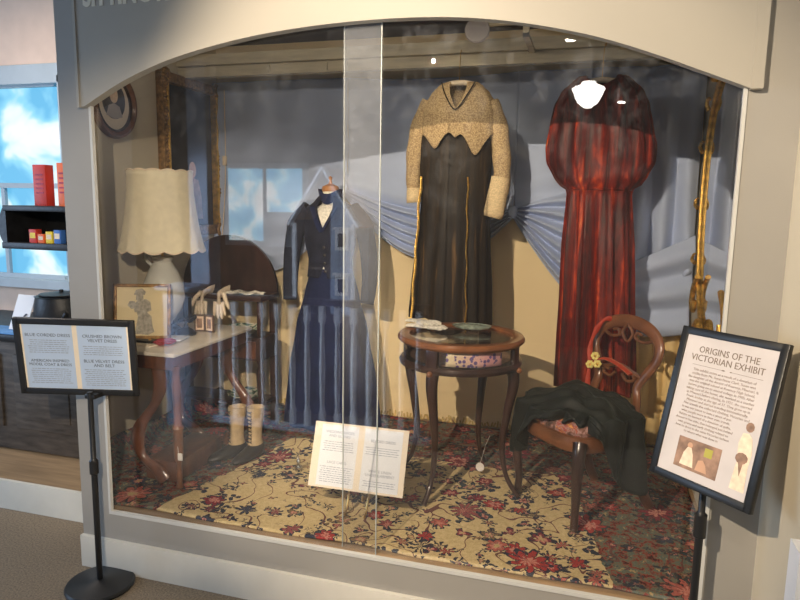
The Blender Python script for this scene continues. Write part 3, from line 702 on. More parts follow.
MB().tube(spline([cw(-.105, .265, .83), cw(-.12, .235, .825), cw(-.15, .215, .77), (cw(-.165, .20, .70)), cw(-.155, .19, .61), cw(-.15, .18, .50)], 6), [(.010 + .003 * math.sin(i * .7), .004) for i in range(31)], 8, up=Vector((0, -1, 0))).tube(spline([cw(-.14, .195, .62), cw(-.06, .195, .655), cw(.03, .198, .64), cw(.09, .20, .615)], 6), [(.016, .007)] * 19, 8).build('ribbon_band', 'red_ribbon', rb)
for k, (dx, dz) in enumerate(((-.09, 0.0), (-.135, -.012), (-.105, .035))):
    fl = thing('silk_flower', cw(dx, .175, .625 + dz), ['yellow silk flower pinned at the crossing of the ribbon on the chair back', 'yellow silk flower furthest left on the chair back ribbon', 'uppermost yellow silk flower on the chair back ribbon'][k], 'flower', group='yellow flowers on the chair ribbon')
    mb = MB()
    for i in range(6):
        a = i * PI / 3; mb.ball((.012 * math.cos(a), 0, .012 * math.sin(a)), .009, 8, (1, .5, 1))
    mb.build('petals', 'flower_yellow', fl, world=False); MB().ball((0, -.006, 0), .006, 8).build('flower_centre', 'gold', fl, world=False)
# black garment draped over seat
ct_ = thing('draped_cape', cw(0, 0, .47), 'black green cloth cape draped over the seat of the balloon-back chair', 'cape')
def bump(a, c, w):
    d_ = (a - c + PI) % (2 * PI) - PI
    return math.exp(-(d_ / w) ** 2)
def cape(u, v):
    a = 2 * PI * u; r = v
    hw, hd = .222, .205
    fold = (.026 * math.sin(9 * a + 5 * r) + .018 * math.sin(17 * a + 3 * r)) * r
    x = math.cos(a); y = math.sin(a)
    x = math.copysign(abs(x) ** .7, x); y = math.copysign(abs(y) ** .7, y)
    g = bump(a, R(-60), .55)
    wr = .010 * math.sin(14 * r * math.cos(a - .5) + 3) + .008 * math.sin(23 * r * math.sin(a) + 5 * r) + .006 * math.sin(40 * r * math.cos(a + 1))
    if r < .55:
        q = r / .55; X, Y = x * hw * q * (1 - .26 * g * q), y * hd * q * (1 - .26 * g * q)
        Z = .505 + .06 * (1 - q) + wr - .03 * q ** 3
    else:
        q = (r - .55) / .45
        drop = .10 + .12 * bump(a, R(-140), .6) + .20 * bump(a, R(8), .38) + .05 * math.sin(5 * a)
        drop *= (1 - .93 * g)
        k = 1 - .26 * g
        X = x * (hw + .02 + .02 * q + fold) * k; Y = y * (hd + .015 + .02 * q + fold) * k
        Z = .475 + wr * (1 - q) - drop * q + .01 * math.sin(11 * a) * q
    if Y > .17: Y = .17
    return cw(X, Y, Z)
MB().grid(cape, 140, 40).build('cape_cloth', 'black_cloth', ct_, thick=.006)

# ------------------------------------------------------------------ case sign on a brass easel
def frame_sign(w, h, rim, depth, paper, framem, name, root, zoff=0):
    """paper in local xz plane facing -y, centred at origin"""
    MB().box((0, 0, 0), (w - 2 * rim, .004, h - 2 * rim)).build('poster' if rim else 'card', paper, root, smooth=False, world=False)
    if rim:
        fr = MB()
        for sx in (-1, 1): fr.box((sx * (w - rim) / 2, 0, 0), (rim, depth, h), bevel=.003)
        for sz in (-1, 1): fr.box((0, 0, sz * (h - rim) / 2), (w, depth, rim), bevel=.003)
        fr.build('frame', framem, root, world=False)
        MB().box((0, depth * .35, 0), (w - .01, .006, h - .01)).build('backing', framem, root, smooth=False, world=False)
def lines(root, x, z, w, n, dz, m, hgt, y=-.0026, words=None, name='text_lines'):
    mb = MB(); random.seed(int(x * 1000 + z * 777) % 999)
    for i in range(n):
        ww = w * (words[i % len(words)] if words else random.uniform(.86, 1)); cur = x - ww / 2; zz = z - i * dz
        while cur < x + ww / 2 - .003:
            l_ = min(random.uniform(.006, .02), x + ww / 2 - cur)
            mb.box((cur + l_ / 2, y, zz), (l_, .0006, hgt * random.uniform(.75, 1.1))); cur += l_ + .0035
    return mb.build(name, m, root, smooth=False, world=False)
cs = thing('case_sign', (1.043, .304, .54), 'cream and pale blue card with four text blocks, on an easel on the rug', 'sign', rot=(R(-20.6), 0, R(1)))
frame_sign(.43, .28, 0, 0, 'paper_warm', None, 'card', cs)
for sx, nm in ((-.095, 'l'), (.105, 'r')):
    MB().box((sx, -.0022, 0), (.172, .0008, .262)).build('text_panel', 'paper', cs, smooth=False, world=False)
text('WEDDING SHOES\nAND GLOVES', .0165, 'ink_light', cs, (-.095, -.003, .095), rot=(R(90), 0, 0), name='heading')
lines(cs, -.095, .058, .15, 5, .0095, 'ink_light', .003)
text('LACE CAPES', .0165, 'ink_light', cs, (-.095, -.003, -.035), rot=(R(90), 0, 0), name='heading')
lines(cs, -.095, -.05, .155, 8, .009, 'ink_light', .003)
text('BEADED DRESS', .0165, 'ink_light', cs, (.105, -.003, .075), rot=(R(90), 0, 0), name='heading')
lines(cs, .105, .052, .155, 4, .0095, 'ink_light', .003)
text('WHITE LINEN\nUNDERGARMENT', .0165, 'ink_light', cs, (.105, -.003, -.052), rot=(R(90), 0, 0), name='heading')
lines(cs, .105, -.09, .155, 3, .0095, 'ink_light', .003)
ea = thing('brass_easel', (1.05, .40, ZF), 'small brass easel holding up the card on the rug', 'easel')
for sx in (-.045, .045):
    MB().tube(spline([(1.045 + sx, .255, ZF + .012), (1.045 + sx, .29, ZF + .05), (1.045 + sx, .335, .44), (1.045 + sx * .4, .39, .60)], 5), .005, 8).tube(spline([(1.045 + sx, .30, ZF + .098), (1.045 + sx, .235, ZF + .102), (1.045 + sx, .232, ZF + .125)], 5), .005, 8).build('front_leg', 'brass', ea)
MB().tube([(1.045, .39, .60), (1.045, .50, ZF + .015)], .005, 8).build('back_leg', 'brass', ea)

# ------------------------------------------------------------------ marble-topped table
mt = thing('marble_top_table', (-.10, .58, ZF), 'mahogany table with cream marble top and scrolled lyre legs by the left wall', 'table')
x0, x1, y0, y1, zt = -.265, .19, .22, .93, .95
MB().bx(x0, x1, y0, y1, zt - .018, zt, bevel=.005).build('marble_top', 'marble', mt)
MB().bx(x0 + .03, x1 - .02, y0 + .02, y1 - .02, zt - .085, zt - .018, bevel=.006).build('apron', 'mahogany', mt)
def scroll(cx_, sg, yc, k=1):
    P = spline([(cx_ + sg * .00, yc, zt - .08), (cx_ + sg * .012, yc, .78), (cx_ - sg * .02, yc, .69), (cx_ - sg * .10, yc, .58), (cx_ - sg * .125, yc, .50), (cx_ - sg * .10, yc, .42), (cx_ - sg * .02, yc, .36), (cx_ + sg * .02, yc, .31)], 6)
    MB().tube(P, [(.030 + .008 * math.sin(i * .35), .020) for i in range(len(P))], 10, up=Vector((0, 1, 0))).build('scroll_leg', 'mahogany', mt)
scroll(.055, 1, .28); scroll(.10, -1, .82); scroll(-.10, 1, .82)
MB().bx(-.05, .13, .30, .70, .295, .40, bevel=.012).build('low_plinth', 'mahogany', mt)
MB().lathe([(.018, 0), (.014, .02), (.013, .12), (.022, .15), (.024, .28), (.028, .29), (.018, .31), (.018, .42), (.022, .5), (.016, .55), (.022, .57), (.022, .585)], 16, (.168, .262, ZF + .02)).build('turned_post', 'walnut', mt)
tg = thing('paper_tag', (.20, .25, .50), 'small white tag hanging from the turned post of the marble table', 'tag')
MB().bx(.198, .222, .212, .214, .455, .49).tube([(.20, .216, .49), (.19, .225, .515)], .001, 5).build('tag_card', 'tag', tg, smooth=False)

# table-top items
lm = thing('table_lamp', (-.145, .62, zt), 'white porcelain lamp with an ivory scalloped fabric shade on the marble table', 'lamp')
MB().lathe([(0, 0), (.085, 0), (.09, .012), (.075, .03), (.05, .045), (.03, .05), (0, .05)], 28).build('base', 'iron', lm, world=False)
MB().lathe([(0, .05), (.035, .05), (.045, .07), (.085, .12), (.105, .19), (.10, .26), (.07, .33), (.045, .37), (.055, .395), (.045, .40), (0, .40)], 32).build('body', 'porcelain', lm, world=False)
MB().tube([(0, 0, .40), (0, 0, .74)], .006, 8).ball((0, 0, .47), .022, 12).build('socket', 'brass', lm, world=False)
hr = MB(); hr.tube(spline([(-.055, 0, .34), (-.10, 0, .38), (-.095, 0, .41), (-.06, 0, .395)], 5), .009, 8)
hr.build('ewer_handle', 'porcelain', lm, world=False)
def shademod(r, z, a):
    q = (z - .44) / .39; zz = z
    if z < .46: zz = z - .016 * abs(math.sin(a * 7))
    if z > .81: zz = z + .008 * abs(math.sin(a * 7))
    return r * (1 + .006 * math.cos(a * 14)), zz
MB().rings([[Vector((math.cos(a) * shademod(r, z, a)[0], math.sin(a) * shademod(r, z, a)[0], shademod(r, z, a)[1])) for a in [2 * PI * k / 84 for k in range(84)]] for r, z in ((.212, .44), (.206, .455), (.194, .50), (.182, .56), (.17, .64), (.161, .72), (.157, .80), (.159, .825))], cap=False).build('lamp_shade', 'shade', lm, world=False, thick=.003)
for r, z in ((.211, .44), (.159, .825)):
    MB().tube([(r * math.cos(a), r * math.sin(a), shademod(r, z, a)[1]) for a in [2 * PI * k / 84 for k in range(84)]], .004, 6, closed=True).build('shade_binding', 'kid', lm, world=False)

pp = thing('framed_print', (-.125, .41, zt), 'small gilt framed print of a standing lady in a hat, on the marble table', 'picture', rot=(R(-8), 0, R(20)))
w_, h_ = .275, .27
fr = MB()
for sx in (-1, 1): fr.box((sx * (w_ / 2 - .008), 0, h_ / 2 + .01), (.016, .018, h_), bevel=.003)
for sz in (0, 1): fr.box((0, 0, .018 + sz * (h_ - .016)), (w_, .018, .016), bevel=.003)
fr.build('frame', 'gold_dark', pp, world=False)
M['print_paper'] = mat('old_yellowed_paper', (.72, .60, .36), .7, var=.06, vscale=6)
MB().box((0, .004, h_ / 2 + .01), (w_ - .02, .006, h_ - .02)).build('print_sheet', 'print_paper', pp, smooth=False, world=False)
M['print_grey'] = mat('grey_engraving', (.36, .33, .27), .8, var=.35, vscale=60)
def F(u, v, w): return Vector((u, -.0015 - w, v))
ld = MB()
ld.prism([(-.035, .035), (-.03, .055), (-.02, .12), (-.025, .14), (.02, .145), (.045, .12), (.05, .075), (.06, .045), (.03, .03)], F, .0006)
ld.prism([(-.035, .14), (-.045, .175), (-.02, .20), (.02, .205), (.04, .19), (.045, .15), (.02, .14)], F, .0007)
ld.prism([(-.03, .20), (-.028, .225), (-.012, .235), (.005, .225), (.006, .205), (-.01, .195)], F, .0006)
ld.prism([(-.04, .225), (-.03, .25), (.0, .258), (.018, .24), (.012, .225), (-.01, .228)], F, .0009)
ld.prism([(-.07, .175), (-.06, .195), (-.035, .195), (-.03, .165), (-.05, .155)], F, .0008)
ld.build('lady_figure', 'print_grey', pp, world=False, smooth=False)
MB().bx(-.25, -.02, .345, .385, zt, zt + .018).build('print_ledge', 'black_metal').name = 'picture_rest'
tag(bpy.data.objects['picture_rest'], 'low black rest under the framed print on the marble table', 'stand')
for k, (pts, m_, lab) in enumerate((
    ([(-.16, .33), (.0, .30), (.04, .40), (-.12, .43)], 'paper_warm', 'cream booklet lying open at the front of the marble table'),
    ([(-.02, .42), (.07, .44), (.05, .55), (-.05, .52)], 'paper', 'white folded paper behind the crimson card on the marble table'))):
    q = thing('paper_sheet', (sum(p_[0] for p_ in pts) / 4, sum(p_[1] for p_ in pts) / 4, zt), lab, 'paper')
    MB().prism(pts, lambda u, v, w: Vector((u, v, zt + .001 + w + (.006 if k else 0))), .006).build('sheet', m_, q, smooth=False)
q = thing('crimson_fan', (-.05, .41, zt + .01), 'crimson folded fan lying across the papers on the marble table', 'fan')
mb = MB()
for k in range(9):
    a = R(-40 + k * 14); mb.prism([(-.05, .37), (-.05 + .13 * math.cos(a), .37 + .10 * math.sin(a)), (-.05 + .13 * math.cos(a + .2), .37 + .10 * math.sin(a + .2))], lambda u, v, w: Vector((u, v, zt + .012 + .002 * (k % 2) + w)), .002)
mb.build('fan_leaves', 'pink_red', q, smooth=False); MB().ball((-.05, .37, zt + .016), .008).build('fan_pivot', 'brass', q)
q = thing('hinged_photo_case', (.03, .72, zt), 'small hinged double photograph case standing open on the marble table', 'photo frame')
for sx, rz in ((-1, 18), (1, -12)):
    e = MB(); wpx = .056
    RR = Euler((0, 0, R(rz))); c = Vector((.03 + sx * .030, .72 - .004, zt + .046))
    e.box(c, (wpx, .010, .09), RR, bevel=.002).build('cover', 'sepia_dark', q)
    MB().box(c + RR.to_matrix() @ Vector((0, -.0062, 0)), (wpx - .014, .002, .072), RR).build('brass_mat', 'sepia_pale', q)
    MB().box(c + RR.to_matrix() @ Vector((0, -.0078, 0)), (wpx - .030, .002, .05), RR).build('portrait', 'sepia', q)
q = thing('ornament', (-.02, .62, zt), 'small dark iron ornament on a round base beside the lamp', 'ornament')
MB().lathe([(0, 0), (.05, 0), (.052, .012), (.03, .03), (.012, .04), (.010, .055), (0, .06)], 20).build('base', 'iron', q, world=False)
MB().tube(spline([(-.04, 0, .07), (-.01, 0, .08), (.02, 0, .072), (.05, 0, .09)], 5), .01, 8).ball((.052, 0, .095), .013).tube([(0, 0, .05), (0, 0, .075)], .006, 8).build('figure', 'iron', q, world=False)

# ------------------------------------------------------------------ arched dresser
dd = thing('arched_dresser', (-.12, 1.18, ZF), 'dark dresser with a round arched back, one drawer and shelves behind the marble table', 'dresser')
dcx = -.125; dx0, dx1, dy0, dy1 = -.44, .19, 1.02, 1.24
pa = [(dcx + .318 * math.cos(a), 1.11 + .325 * math.sin(a)) for a in [PI * k / 32 for k in range(33)]]
MB().prism([(dcx + .318, 1.08)] + pa + [(dcx - .318, 1.08)], lambda u, v, w: Vector((u, 1.22 + w, v)), .022).build('arched_back', 'dark_mahogany', dd)
MB().bx(dx0, dx1 + .01, dy0 - .01, dy1, 1.075, 1.105, bevel=.004).build('top_shelf', 'dark_mahogany', dd)
for sx in (dx0 + .02, dx1 - .02):
    MB().bx(sx - .018, sx + .018, 1.20, 1.236, ZF + .02, 1.08).build('post', 'dark_mahogany', dd, smooth=False)
    P = [(sx, dy0 + .03, ZF + .02), (sx, dy0 + .03, .84)]; MB().lathe([(.014, 0), (.02, .03), (.012, .06), (.018, .2), (.024, .35), (.014, .40), (.022, .43), (.022, .46)], 14, (sx, dy0 + .03, ZF + .02)).build('leg', 'dark_mahogany', dd)
    MB().bx(sx - .012, sx + .012, dy0 + .02, dy0 + .044, .865, 1.076).build('bracket', 'dark_mahogany', dd, smooth=False)
MB().bx(dx0, dx1, dy0, dy1 - .01, .73, .865, bevel=.004).build('carcass', 'dark_mahogany', dd)
dw = MB().bx(dx0 + .03, dx1 - .03, dy0 - .008, dy0 + .002, .745, .845, bevel=.003).build('drawer', 'mahogany', dd)
for kx in (-.27, -.125, .02): MB().lathe([(0, 0), (.008, 0), (.014, .012), (.012, .02), (0, .022)], 14).build('drawer_knob', 'porcelain', dw, world=False).location = (0, 0, 0)
for o_, kx in zip([x for x in bpy.data.objects if x.parent == dw], (-.27, -.125, .02)):
    o_.location = Vector((kx, dy0 - .008, .795)) - Vector(dd.location); o_.rotation_euler = (R(90), 0, 0)
MB().bx(dx0 + .01, dx1 - .01, dy0 + .02, dy1 - .01, .455, .475, bevel=.003).build('bottom_shelf', 'dark_mahogany', dd)
def plate(x, y, z, r, label, d=.03):
    q = thing('floral_plate', (x, y, z), label, 'plate')
    MB().lathe([(0, 0), (r * .45, 0), (r * .55, .006), (r * .92, d), (r, d + .004), (r * .97, d + .008), (r * .5, .012), (0, .010)], 36).build('plate_body', M['plate'], q, world=False)
def plm():
    m, h, b, co = base('painted_porcelain'); n = h.noise(co, 34, 3, .6, .5)
    h.put(b.inputs['Base Color'], h.ramp(n.outputs[0], [(.40, (.03, .05, .04)), (.46, (.10, .25, .16)), (.52, (.62, .58, .45)), (.62, (.70, .64, .50)), (.68, (.4, .15, .1))])); b.inputs['Roughness'].default_value = .2; return m
M['plate'] = plm()
plate(.03, 1.12, .866, .115, 'painted floral dish on the dresser just above its drawer', .035)
plate(.05, 1.10, .476, .115, 'painted floral dish on the bottom shelf of the dresser', .035)
q = thing('lace_doily', (.05, 1.08, 1.106), 'white lace doily spread on the top shelf of the dresser', 'doily')
MB().lathe([(0, 0), (.125, 0), (.13, .002), (.12, .004), (0, .004)], 48, sy=.45, mod=lambda r, z, a: (r * (1 + .06 * abs(math.sin(9 * a))), z + (.006 * math.sin(7 * a) + .008 if r > .1 else 0))).build('lace_cloth', 'lace_white', q, world=False)
for k, (gx, lab) in enumerate(((-.15, 'cream kid glove hanging at far left over the edge of the dresser shelf'), (-.045, 'cream kid glove hanging beside the doily over the dresser shelf edge'))):
    q = thing('glove', (gx, .985, 1.10), lab, 'glove', group='cream gloves hanging over the dresser edge')
    glove(q, 'kid', (gx, .992, 1.106), 0, 1.1, hang=True, thumb=-1 if k == 0 else 1)

# boots
def boot(x, y, rz, label):
    q = thing('button_boot', (x, y, rugz(x, y) + .002), label, 'boot', rot=(0, 0, rz), group='pair of laced boots')
    MB().rings([[Vector((cx_ + rx_ * math.cos(a), cy_ + ry_ * math.sin(a), z)) for a in [2 * PI * k / 20 for k in range(20)]] for cx_, cy_, rx_, ry_, z in
                ((0, 0, .036, .046, .075), (0, 0, .033, .038, .105), (0, .003, .034, .038, .16), (0, .005, .042, .045, .23), (0, .006, .044, .048, .275), (0, .006, .040, .044, .275), (0, .004, .03, .034, .24))], cap=False).build('shaft', 'oatmeal', q, world=False)
    MB().rings([[Vector((w * math.cos(a), yy, max(.012, zz + hh * math.sin(a)))) for a in [2 * PI * k / 16 for k in range(16)]] for yy, w, zz, hh in
                ((.05, .020, .045, .03), (.035, .032, .045, .045), (0, .035, .045, .05), (-.04, .036, .035, .045), (-.09, .040, .028, .03), (-.13, .034, .024, .022), (-.16, .020, .02, .014), (-.17, .006, .018, .006))]).build('vamp', 'boot_leather', q, world=False)
    MB().bx(-.022, .022, .0, .05, 0, .022, bevel=.003).build('heel', 'boot_leather', q, world=False)
    lc = MB()
    for k in range(9):
        lc.tube([(-.014, -.045 + .0005 * k, .09 + .02 * k), (.014, -.046 + .0005 * k, .10 + .02 * k)], .0022, 5).tube([(.014, -.045, .09 + .02 * k), (-.014, -.046, .10 + .02 * k)], .0022, 5)
    lc.build('laces', 'boot_leather', q, world=False)
boot(.215, .70, R(-30), 'tan cloth laced boot with black toe, nearer the table plinth')
boot(.305, .735, R(-12), 'tan cloth laced boot with black toe, nearer the navy skirt')
q = thing('perfume_bottle', (.61, .62, rugz(.61, .62) + .003), 'tiny silver perfume bottle standing on the rug left of the card', 'bottle')
MB().lathe([(0, 0), (.018, 0), (.022, .01), (.02, .025), (.008, .035), (.008, .045)], 16).build('flask', 'silver', q, world=False)
MB().lathe([(0.006, .045), (.011, .05), (.009, .062), (.003, .07), (.001, .08)], 12).build('stopper', 'silver', q, world=False)

# ------------------------------------------------------------------ pictures on the left wall, mirror on the right wall
def oval_ring(root, name, m, cy, cz, ry, rz, x, w, t_):
    n = 48; MB().rings([[Vector((x + dx, cy + (ry + dr_) * math.cos(a), cz + (rz + dr_) * math.sin(a))) for a in [2 * PI * k / n for k in range(n)]] for dr_, dx in ((-w, 0), (-w, t_ * .6), (-w * .6, t_), (-w * .2, t_ * .9), (0, t_ * .3), (0, 0))], cap=False, closed=True).build(name, m, root)
q = thing('oval_portrait', (XL, .67, 2.12), 'oval brown framed portrait partly hidden behind the arched header at upper left', 'picture')
oval_ring(q, 'outer_frame', 'walnut', .67, 2.12, .165, .175, XL, .035, .03)
oval_ring(q, 'inner_frame', 'dark_mahogany', .67, 2.12, .13, .14, XL, .012, .022)
def disc(cy, cz, ry, rz, x, m, root, name):
    MB().prism([(cy + ry * math.cos(a), cz + rz * math.sin(a)) for a in [2 * PI * k / 40 for k in range(40)]], lambda u, v, w: Vector((x + w, u, v)), .002).build(name, m, root, smooth=False)
disc(.67, 2.12, .12, .13, XL + .004, 'paper_warm', q, 'mount')
M['photo_dark'] = mat('dark_portrait_photo', (.10, .10, .12), .5, var=.9, vscale=18, col2=(.02, .02, .024))
disc(.67, 2.14, .085, .095, XL + .0075, 'photo_dark', q, 'portrait_photo')
MB().prism([(.67 + .03 * math.cos(a), 2.165 + .04 * math.sin(a)) for a in [PI * k / 10 for k in range(20)]], lambda u, v, w: Vector((XL + .0098 + w, u, v)), .001).build('portrait_face', 'sepia_pale', q, smooth=False)
MB().prism([(.61, 2.06), (.63, 2.11), (.67, 2.125), (.71, 2.11), (.73, 2.06), (.67, 2.045)], lambda u, v, w: Vector((XL + .0098 + w, u, v)), .001).build('portrait_shoulders', 'grey_disc', q, smooth=False)
q = thing('gilt_painting', (XL, 1.3, 1.48), 'dark oil painting of a seated figure in an ornate gilt frame above the lamp', 'painting')
y0_, y1_, z0_, z1_ = 1.02, 1.61, 1.42, 2.36
M['oil'] = mat('dark_oil_canvas', (.02, .013, .01), .8, var=.8, vscale=7, col2=(.004, .004, .005))
MB().bx(XL, XL + .012, y0_ + .03, y1_ - .03, z0_ + .03, z1_ - .03).build('canvas', 'oil', q, smooth=False)
def G(u, v, w): return Vector((XL + .0125 + w, u, v))
MB().prism([(1.25, 1.52), (1.23, 1.66), (1.26, 1.74), (1.32, 1.78), (1.40, 1.76), (1.43, 1.66), (1.44, 1.52)], G, .002).build('figure_robe', 'sepia', q, smooth=False)
MB().prism([(1.34 + .035 * math.cos(a), 1.82 + .05 * math.sin(a)) for a in [PI * k / 10 for k in range(20)]], G, .003).build('figure_face', 'skin', q, smooth=False)
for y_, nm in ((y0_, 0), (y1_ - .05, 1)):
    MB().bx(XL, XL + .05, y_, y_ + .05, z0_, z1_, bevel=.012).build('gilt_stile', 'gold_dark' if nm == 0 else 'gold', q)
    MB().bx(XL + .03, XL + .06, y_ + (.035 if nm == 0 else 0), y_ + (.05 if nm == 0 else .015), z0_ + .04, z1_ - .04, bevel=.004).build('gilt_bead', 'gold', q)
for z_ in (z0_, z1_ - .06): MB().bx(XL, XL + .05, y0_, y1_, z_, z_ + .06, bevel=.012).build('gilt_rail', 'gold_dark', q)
orn = MB()
for k in range(44):
    for y_ in (y0_ + .025, y1_ - .025):
        z = z0_ + (z1_ - z0_) * (k + .5) / 44; orn.ball((XL + .052 + random.uniform(-.004, .004), y_ + random.uniform(-.008, .008), z), random.uniform(.008, .014), 6)
for y_, z_ in ((y0_ + .03, z1_ - .03), (y1_ - .03, z1_ - .03), (y0_ + .03, z0_ + .03), (y1_ - .03, z0_ + .03)):
    for k in range(12): a = k * PI / 6; orn.ball((XL + .055, y_ + .03 * math.cos(a), z_ + .035 * math.sin(a)), .013, 6)
orn.build('gilt_ornament', 'gold_dark', q)
q = thing('cord', (-.34, 1.5, 1.2), 'thin pale cord with a switch hanging in front of the drapery beside the gilt painting', 'cord')
MB().tube(spline([(-.33, 1.55, 2.33), (-.325, 1.54, 1.9), (-.335, 1.53, 1.6), (-.36, 1.50, 1.2)], 6), .003, 6).build('cable', 'kid', q)
MB().bx(-.34, -.315, 1.525, 1.545, 1.86, 1.92, bevel=.004).build('switch', 'kid', q)

q = thing('gilt_mirror', (XR, 1.0, 1.0), 'tall mirror in an ornate scrolled gilt frame on the right side wall', 'mirror')
my, mz, mry, mrz = .80, 1.66, .49, .60
XM = XR - .004
def mpath(a):
    c, s_ = math.cos(a), math.sin(a)
    return (my + mry * math.copysign(abs(c) ** .75, c) * (1 + .06 * math.sin(2 * a + .4)), mz + mrz * math.copysign(abs(s_) ** .85, s_))
N = 96; pts = [mpath(2 * PI * k / N) for k in range(N)]
MB().prism(pts, lambda u, v, w: Vector((XM - .022 + w, u, v)), .018).build('mirror_glass', 'mirror', q, smooth=False)
MB().tube([(XM - .020, y, z) for y, z in pts], [(.016 * (1 + .2 * math.sin(k * 1.3)), .015) for k in range(N)], 10, closed=True, up=Vector((1, 0, 0))).build('gilt_frame', 'gold', q)
MB().tube([(XM - .030, my + (y - my) * .95, mz + (z - mz) * .96) for y, z in pts], .009, 8, closed=True, up=Vector((1, 0, 0))).build('gilt_bead', 'gold', q)
sc2 = MB()
for k in range(0, N, 6):
    y, z = pts[k]; ty_ = pts[(k + 1) % N][0] - y; tz_ = pts[(k + 1) % N][1] - z; L_ = math.hypot(ty_, tz_) or 1; ny, nz_ = tz_ / L_, -ty_ / L_
    ty_, tz_ = ty_ / L_, tz_ / L_
    sc2.tube(spline([(XM - .04, y + ny * .01 - ty_ * .02, z + nz_ * .01 - tz_ * .02), (XM - .05, y + ny * .035, z + nz_ * .035), (XM - .045, y + ny * .04 + ty_ * .025, z + nz_ * .04 + tz_ * .025), (XM - .04, y + ny * .02 + ty_ * .03, z + nz_ * .02 + tz_ * .03)], 4), [.011 - .0005 * i for i in range(13)], 7)
for s_ in (-1, 1):
    sc2.tube(spline([(XM - .04, my + s_ * .0, mz - mrz - .02), (XM - .05, my + s_ * .12, mz - mrz - .06), (XM - .05, my + s_ * .22, mz - mrz + .0), (XM - .045, my + s_ * .19, mz - mrz + .06), (XM - .045, my + s_ * .14, mz - mrz + .02)], 5), .018, 8)
    sc2.tube(spline([(XM - .04, my + s_ * .0, mz + mrz + .10), (XM - .05, my + s_ * .08, mz + mrz + .07), (XM - .05, my + s_ * .20, mz + mrz + .01), (XM - .045, my + s_ * .26, mz + mrz - .05)], 5), .022, 8)
    sc2.tube(spline([(XM - .045, my + s_ * .30, mz - mrz + .26), (XM - .045, my + s_ * .39, mz - mrz + .20), (XM - .045, my + s_ * .42, mz - mrz + .12), (XM - .045, my + s_ * .36, mz - mrz + .09), (XM - .045, my + s_ * .34, mz - mrz + .14)], 5), .013, 8)
sc2.build('gilt_scrolls', 'gold', q)

# ------------------------------------------------------------------ floor-standing signs
sl = thing('floor_sign', (.03, -.120, 0), 'black floor stand with a landscape framed sign of four pale blue text blocks, at left', 'sign')
MB().lathe([(0, 0), (.138, 0), (.14, .008), (.134, .018), (.03, .03), (.018, .034), (0, .034)], 40).build('base', 'black_metal', sl, world=False)
MB().lathe([(.0125, .03), (.0125, .50), (.018, .505), (.018, .56), (.014, .565), (.011, .57), (.011, .855)], 18).build('pole', 'black_metal', sl, world=False)
hd = bpy.data.objects.new('sign_board', None); C.objects.link(hd); hd.parent = sl; hd.location = Vector((-.025, -.118 - .0, .995)) - Vector(sl.location) ; hd.rotation_euler = Euler((R(8.1), 0, R(18.2))).to_matrix().to_euler()
bpy.data.objects.remove(hd)
def local_mb(mb, Mx):
    for v in mb.b.verts: v.co = Mx @ v.co
    return mb
class Board:
    """builds the frame, poster and print of a sign board at an orientation"""
    def __init__(s, root, c, yaw, tilt, roll):
        r = Vector((math.cos(yaw), math.sin(yaw), 0)); n_ = Vector((math.sin(yaw), -math.cos(yaw), 0))
        u = Vector((0, 0, 1)) * math.cos(tilt) - n_ * math.sin(tilt)
        r2 = r * math.cos(roll) + u * math.sin(roll); u2 = u * math.cos(roll) - r * math.sin(roll); back = -(r2.cross(u2)).normalized() * 1.0
        back = u2.cross(r2).normalized()
        s.M = Matrix.Translation(Vector(c)) @ Matrix((r2, back, u2)).transposed().to_4x4(); s.root = root
    def add(s, mb, name, m, parent=None, smooth=False):
        return local_mb(mb, s.M).build(name, m, parent or s.root, smooth=smooth)
    def text(s, body, size, m, x, z, y=-.0045, name='lettering', parent=None, bold=0, align='CENTER', sx=1):
        o = text(body, size, m, None, (0, 0, 0), name=name, bold=bold, align=align)
        T = WM(s.root).inverted() @ s.M @ Matrix.Translation((x, y, z)) @ Matrix.Rotation(R(90), 4, 'X') @ Matrix.Scale(sx, 4, (1, 0, 0))
        o.data.transform(T); o.parent = s.root; return o
def linesmb(x, z, w, n, dz, hgt, y=-.0045, words=None, seed=1, wl=(.006, .02)):
    mb = MB(); rnd = random.Random(seed)
    for i in range(n):
        ww = w * (words[i % len(words)] if words else rnd.uniform(.86, 1)); cur = x - ww / 2; zz = z - i * dz
        while cur < x + ww / 2 - .003:
            l_ = min(rnd.uniform(*wl), x + ww / 2 - cur); mb.box((cur + l_ / 2, y, zz), (l_, .0006, hgt * rnd.uniform(.75, 1.1))); cur += l_ + .0032
    return mb
def frame_mb(w, h, rim, depth):
    f_ = MB()
    for sx in (-1, 1): f_.box((sx * (w - rim) / 2, 0, 0), (rim, depth, h), bevel=.003)
    for sz in (-1, 1): f_.box((0, 0, sz * (h - rim) / 2), (w - rim * 1.0, depth, rim), bevel=.003)
    f_.box((0, depth * .4, 0), (w - .006, .006, h - .006)); return f_
B = Board(sl, (-.025, -.118 - .05, .995), R(18.2), R(-8.1), R(-1.2))
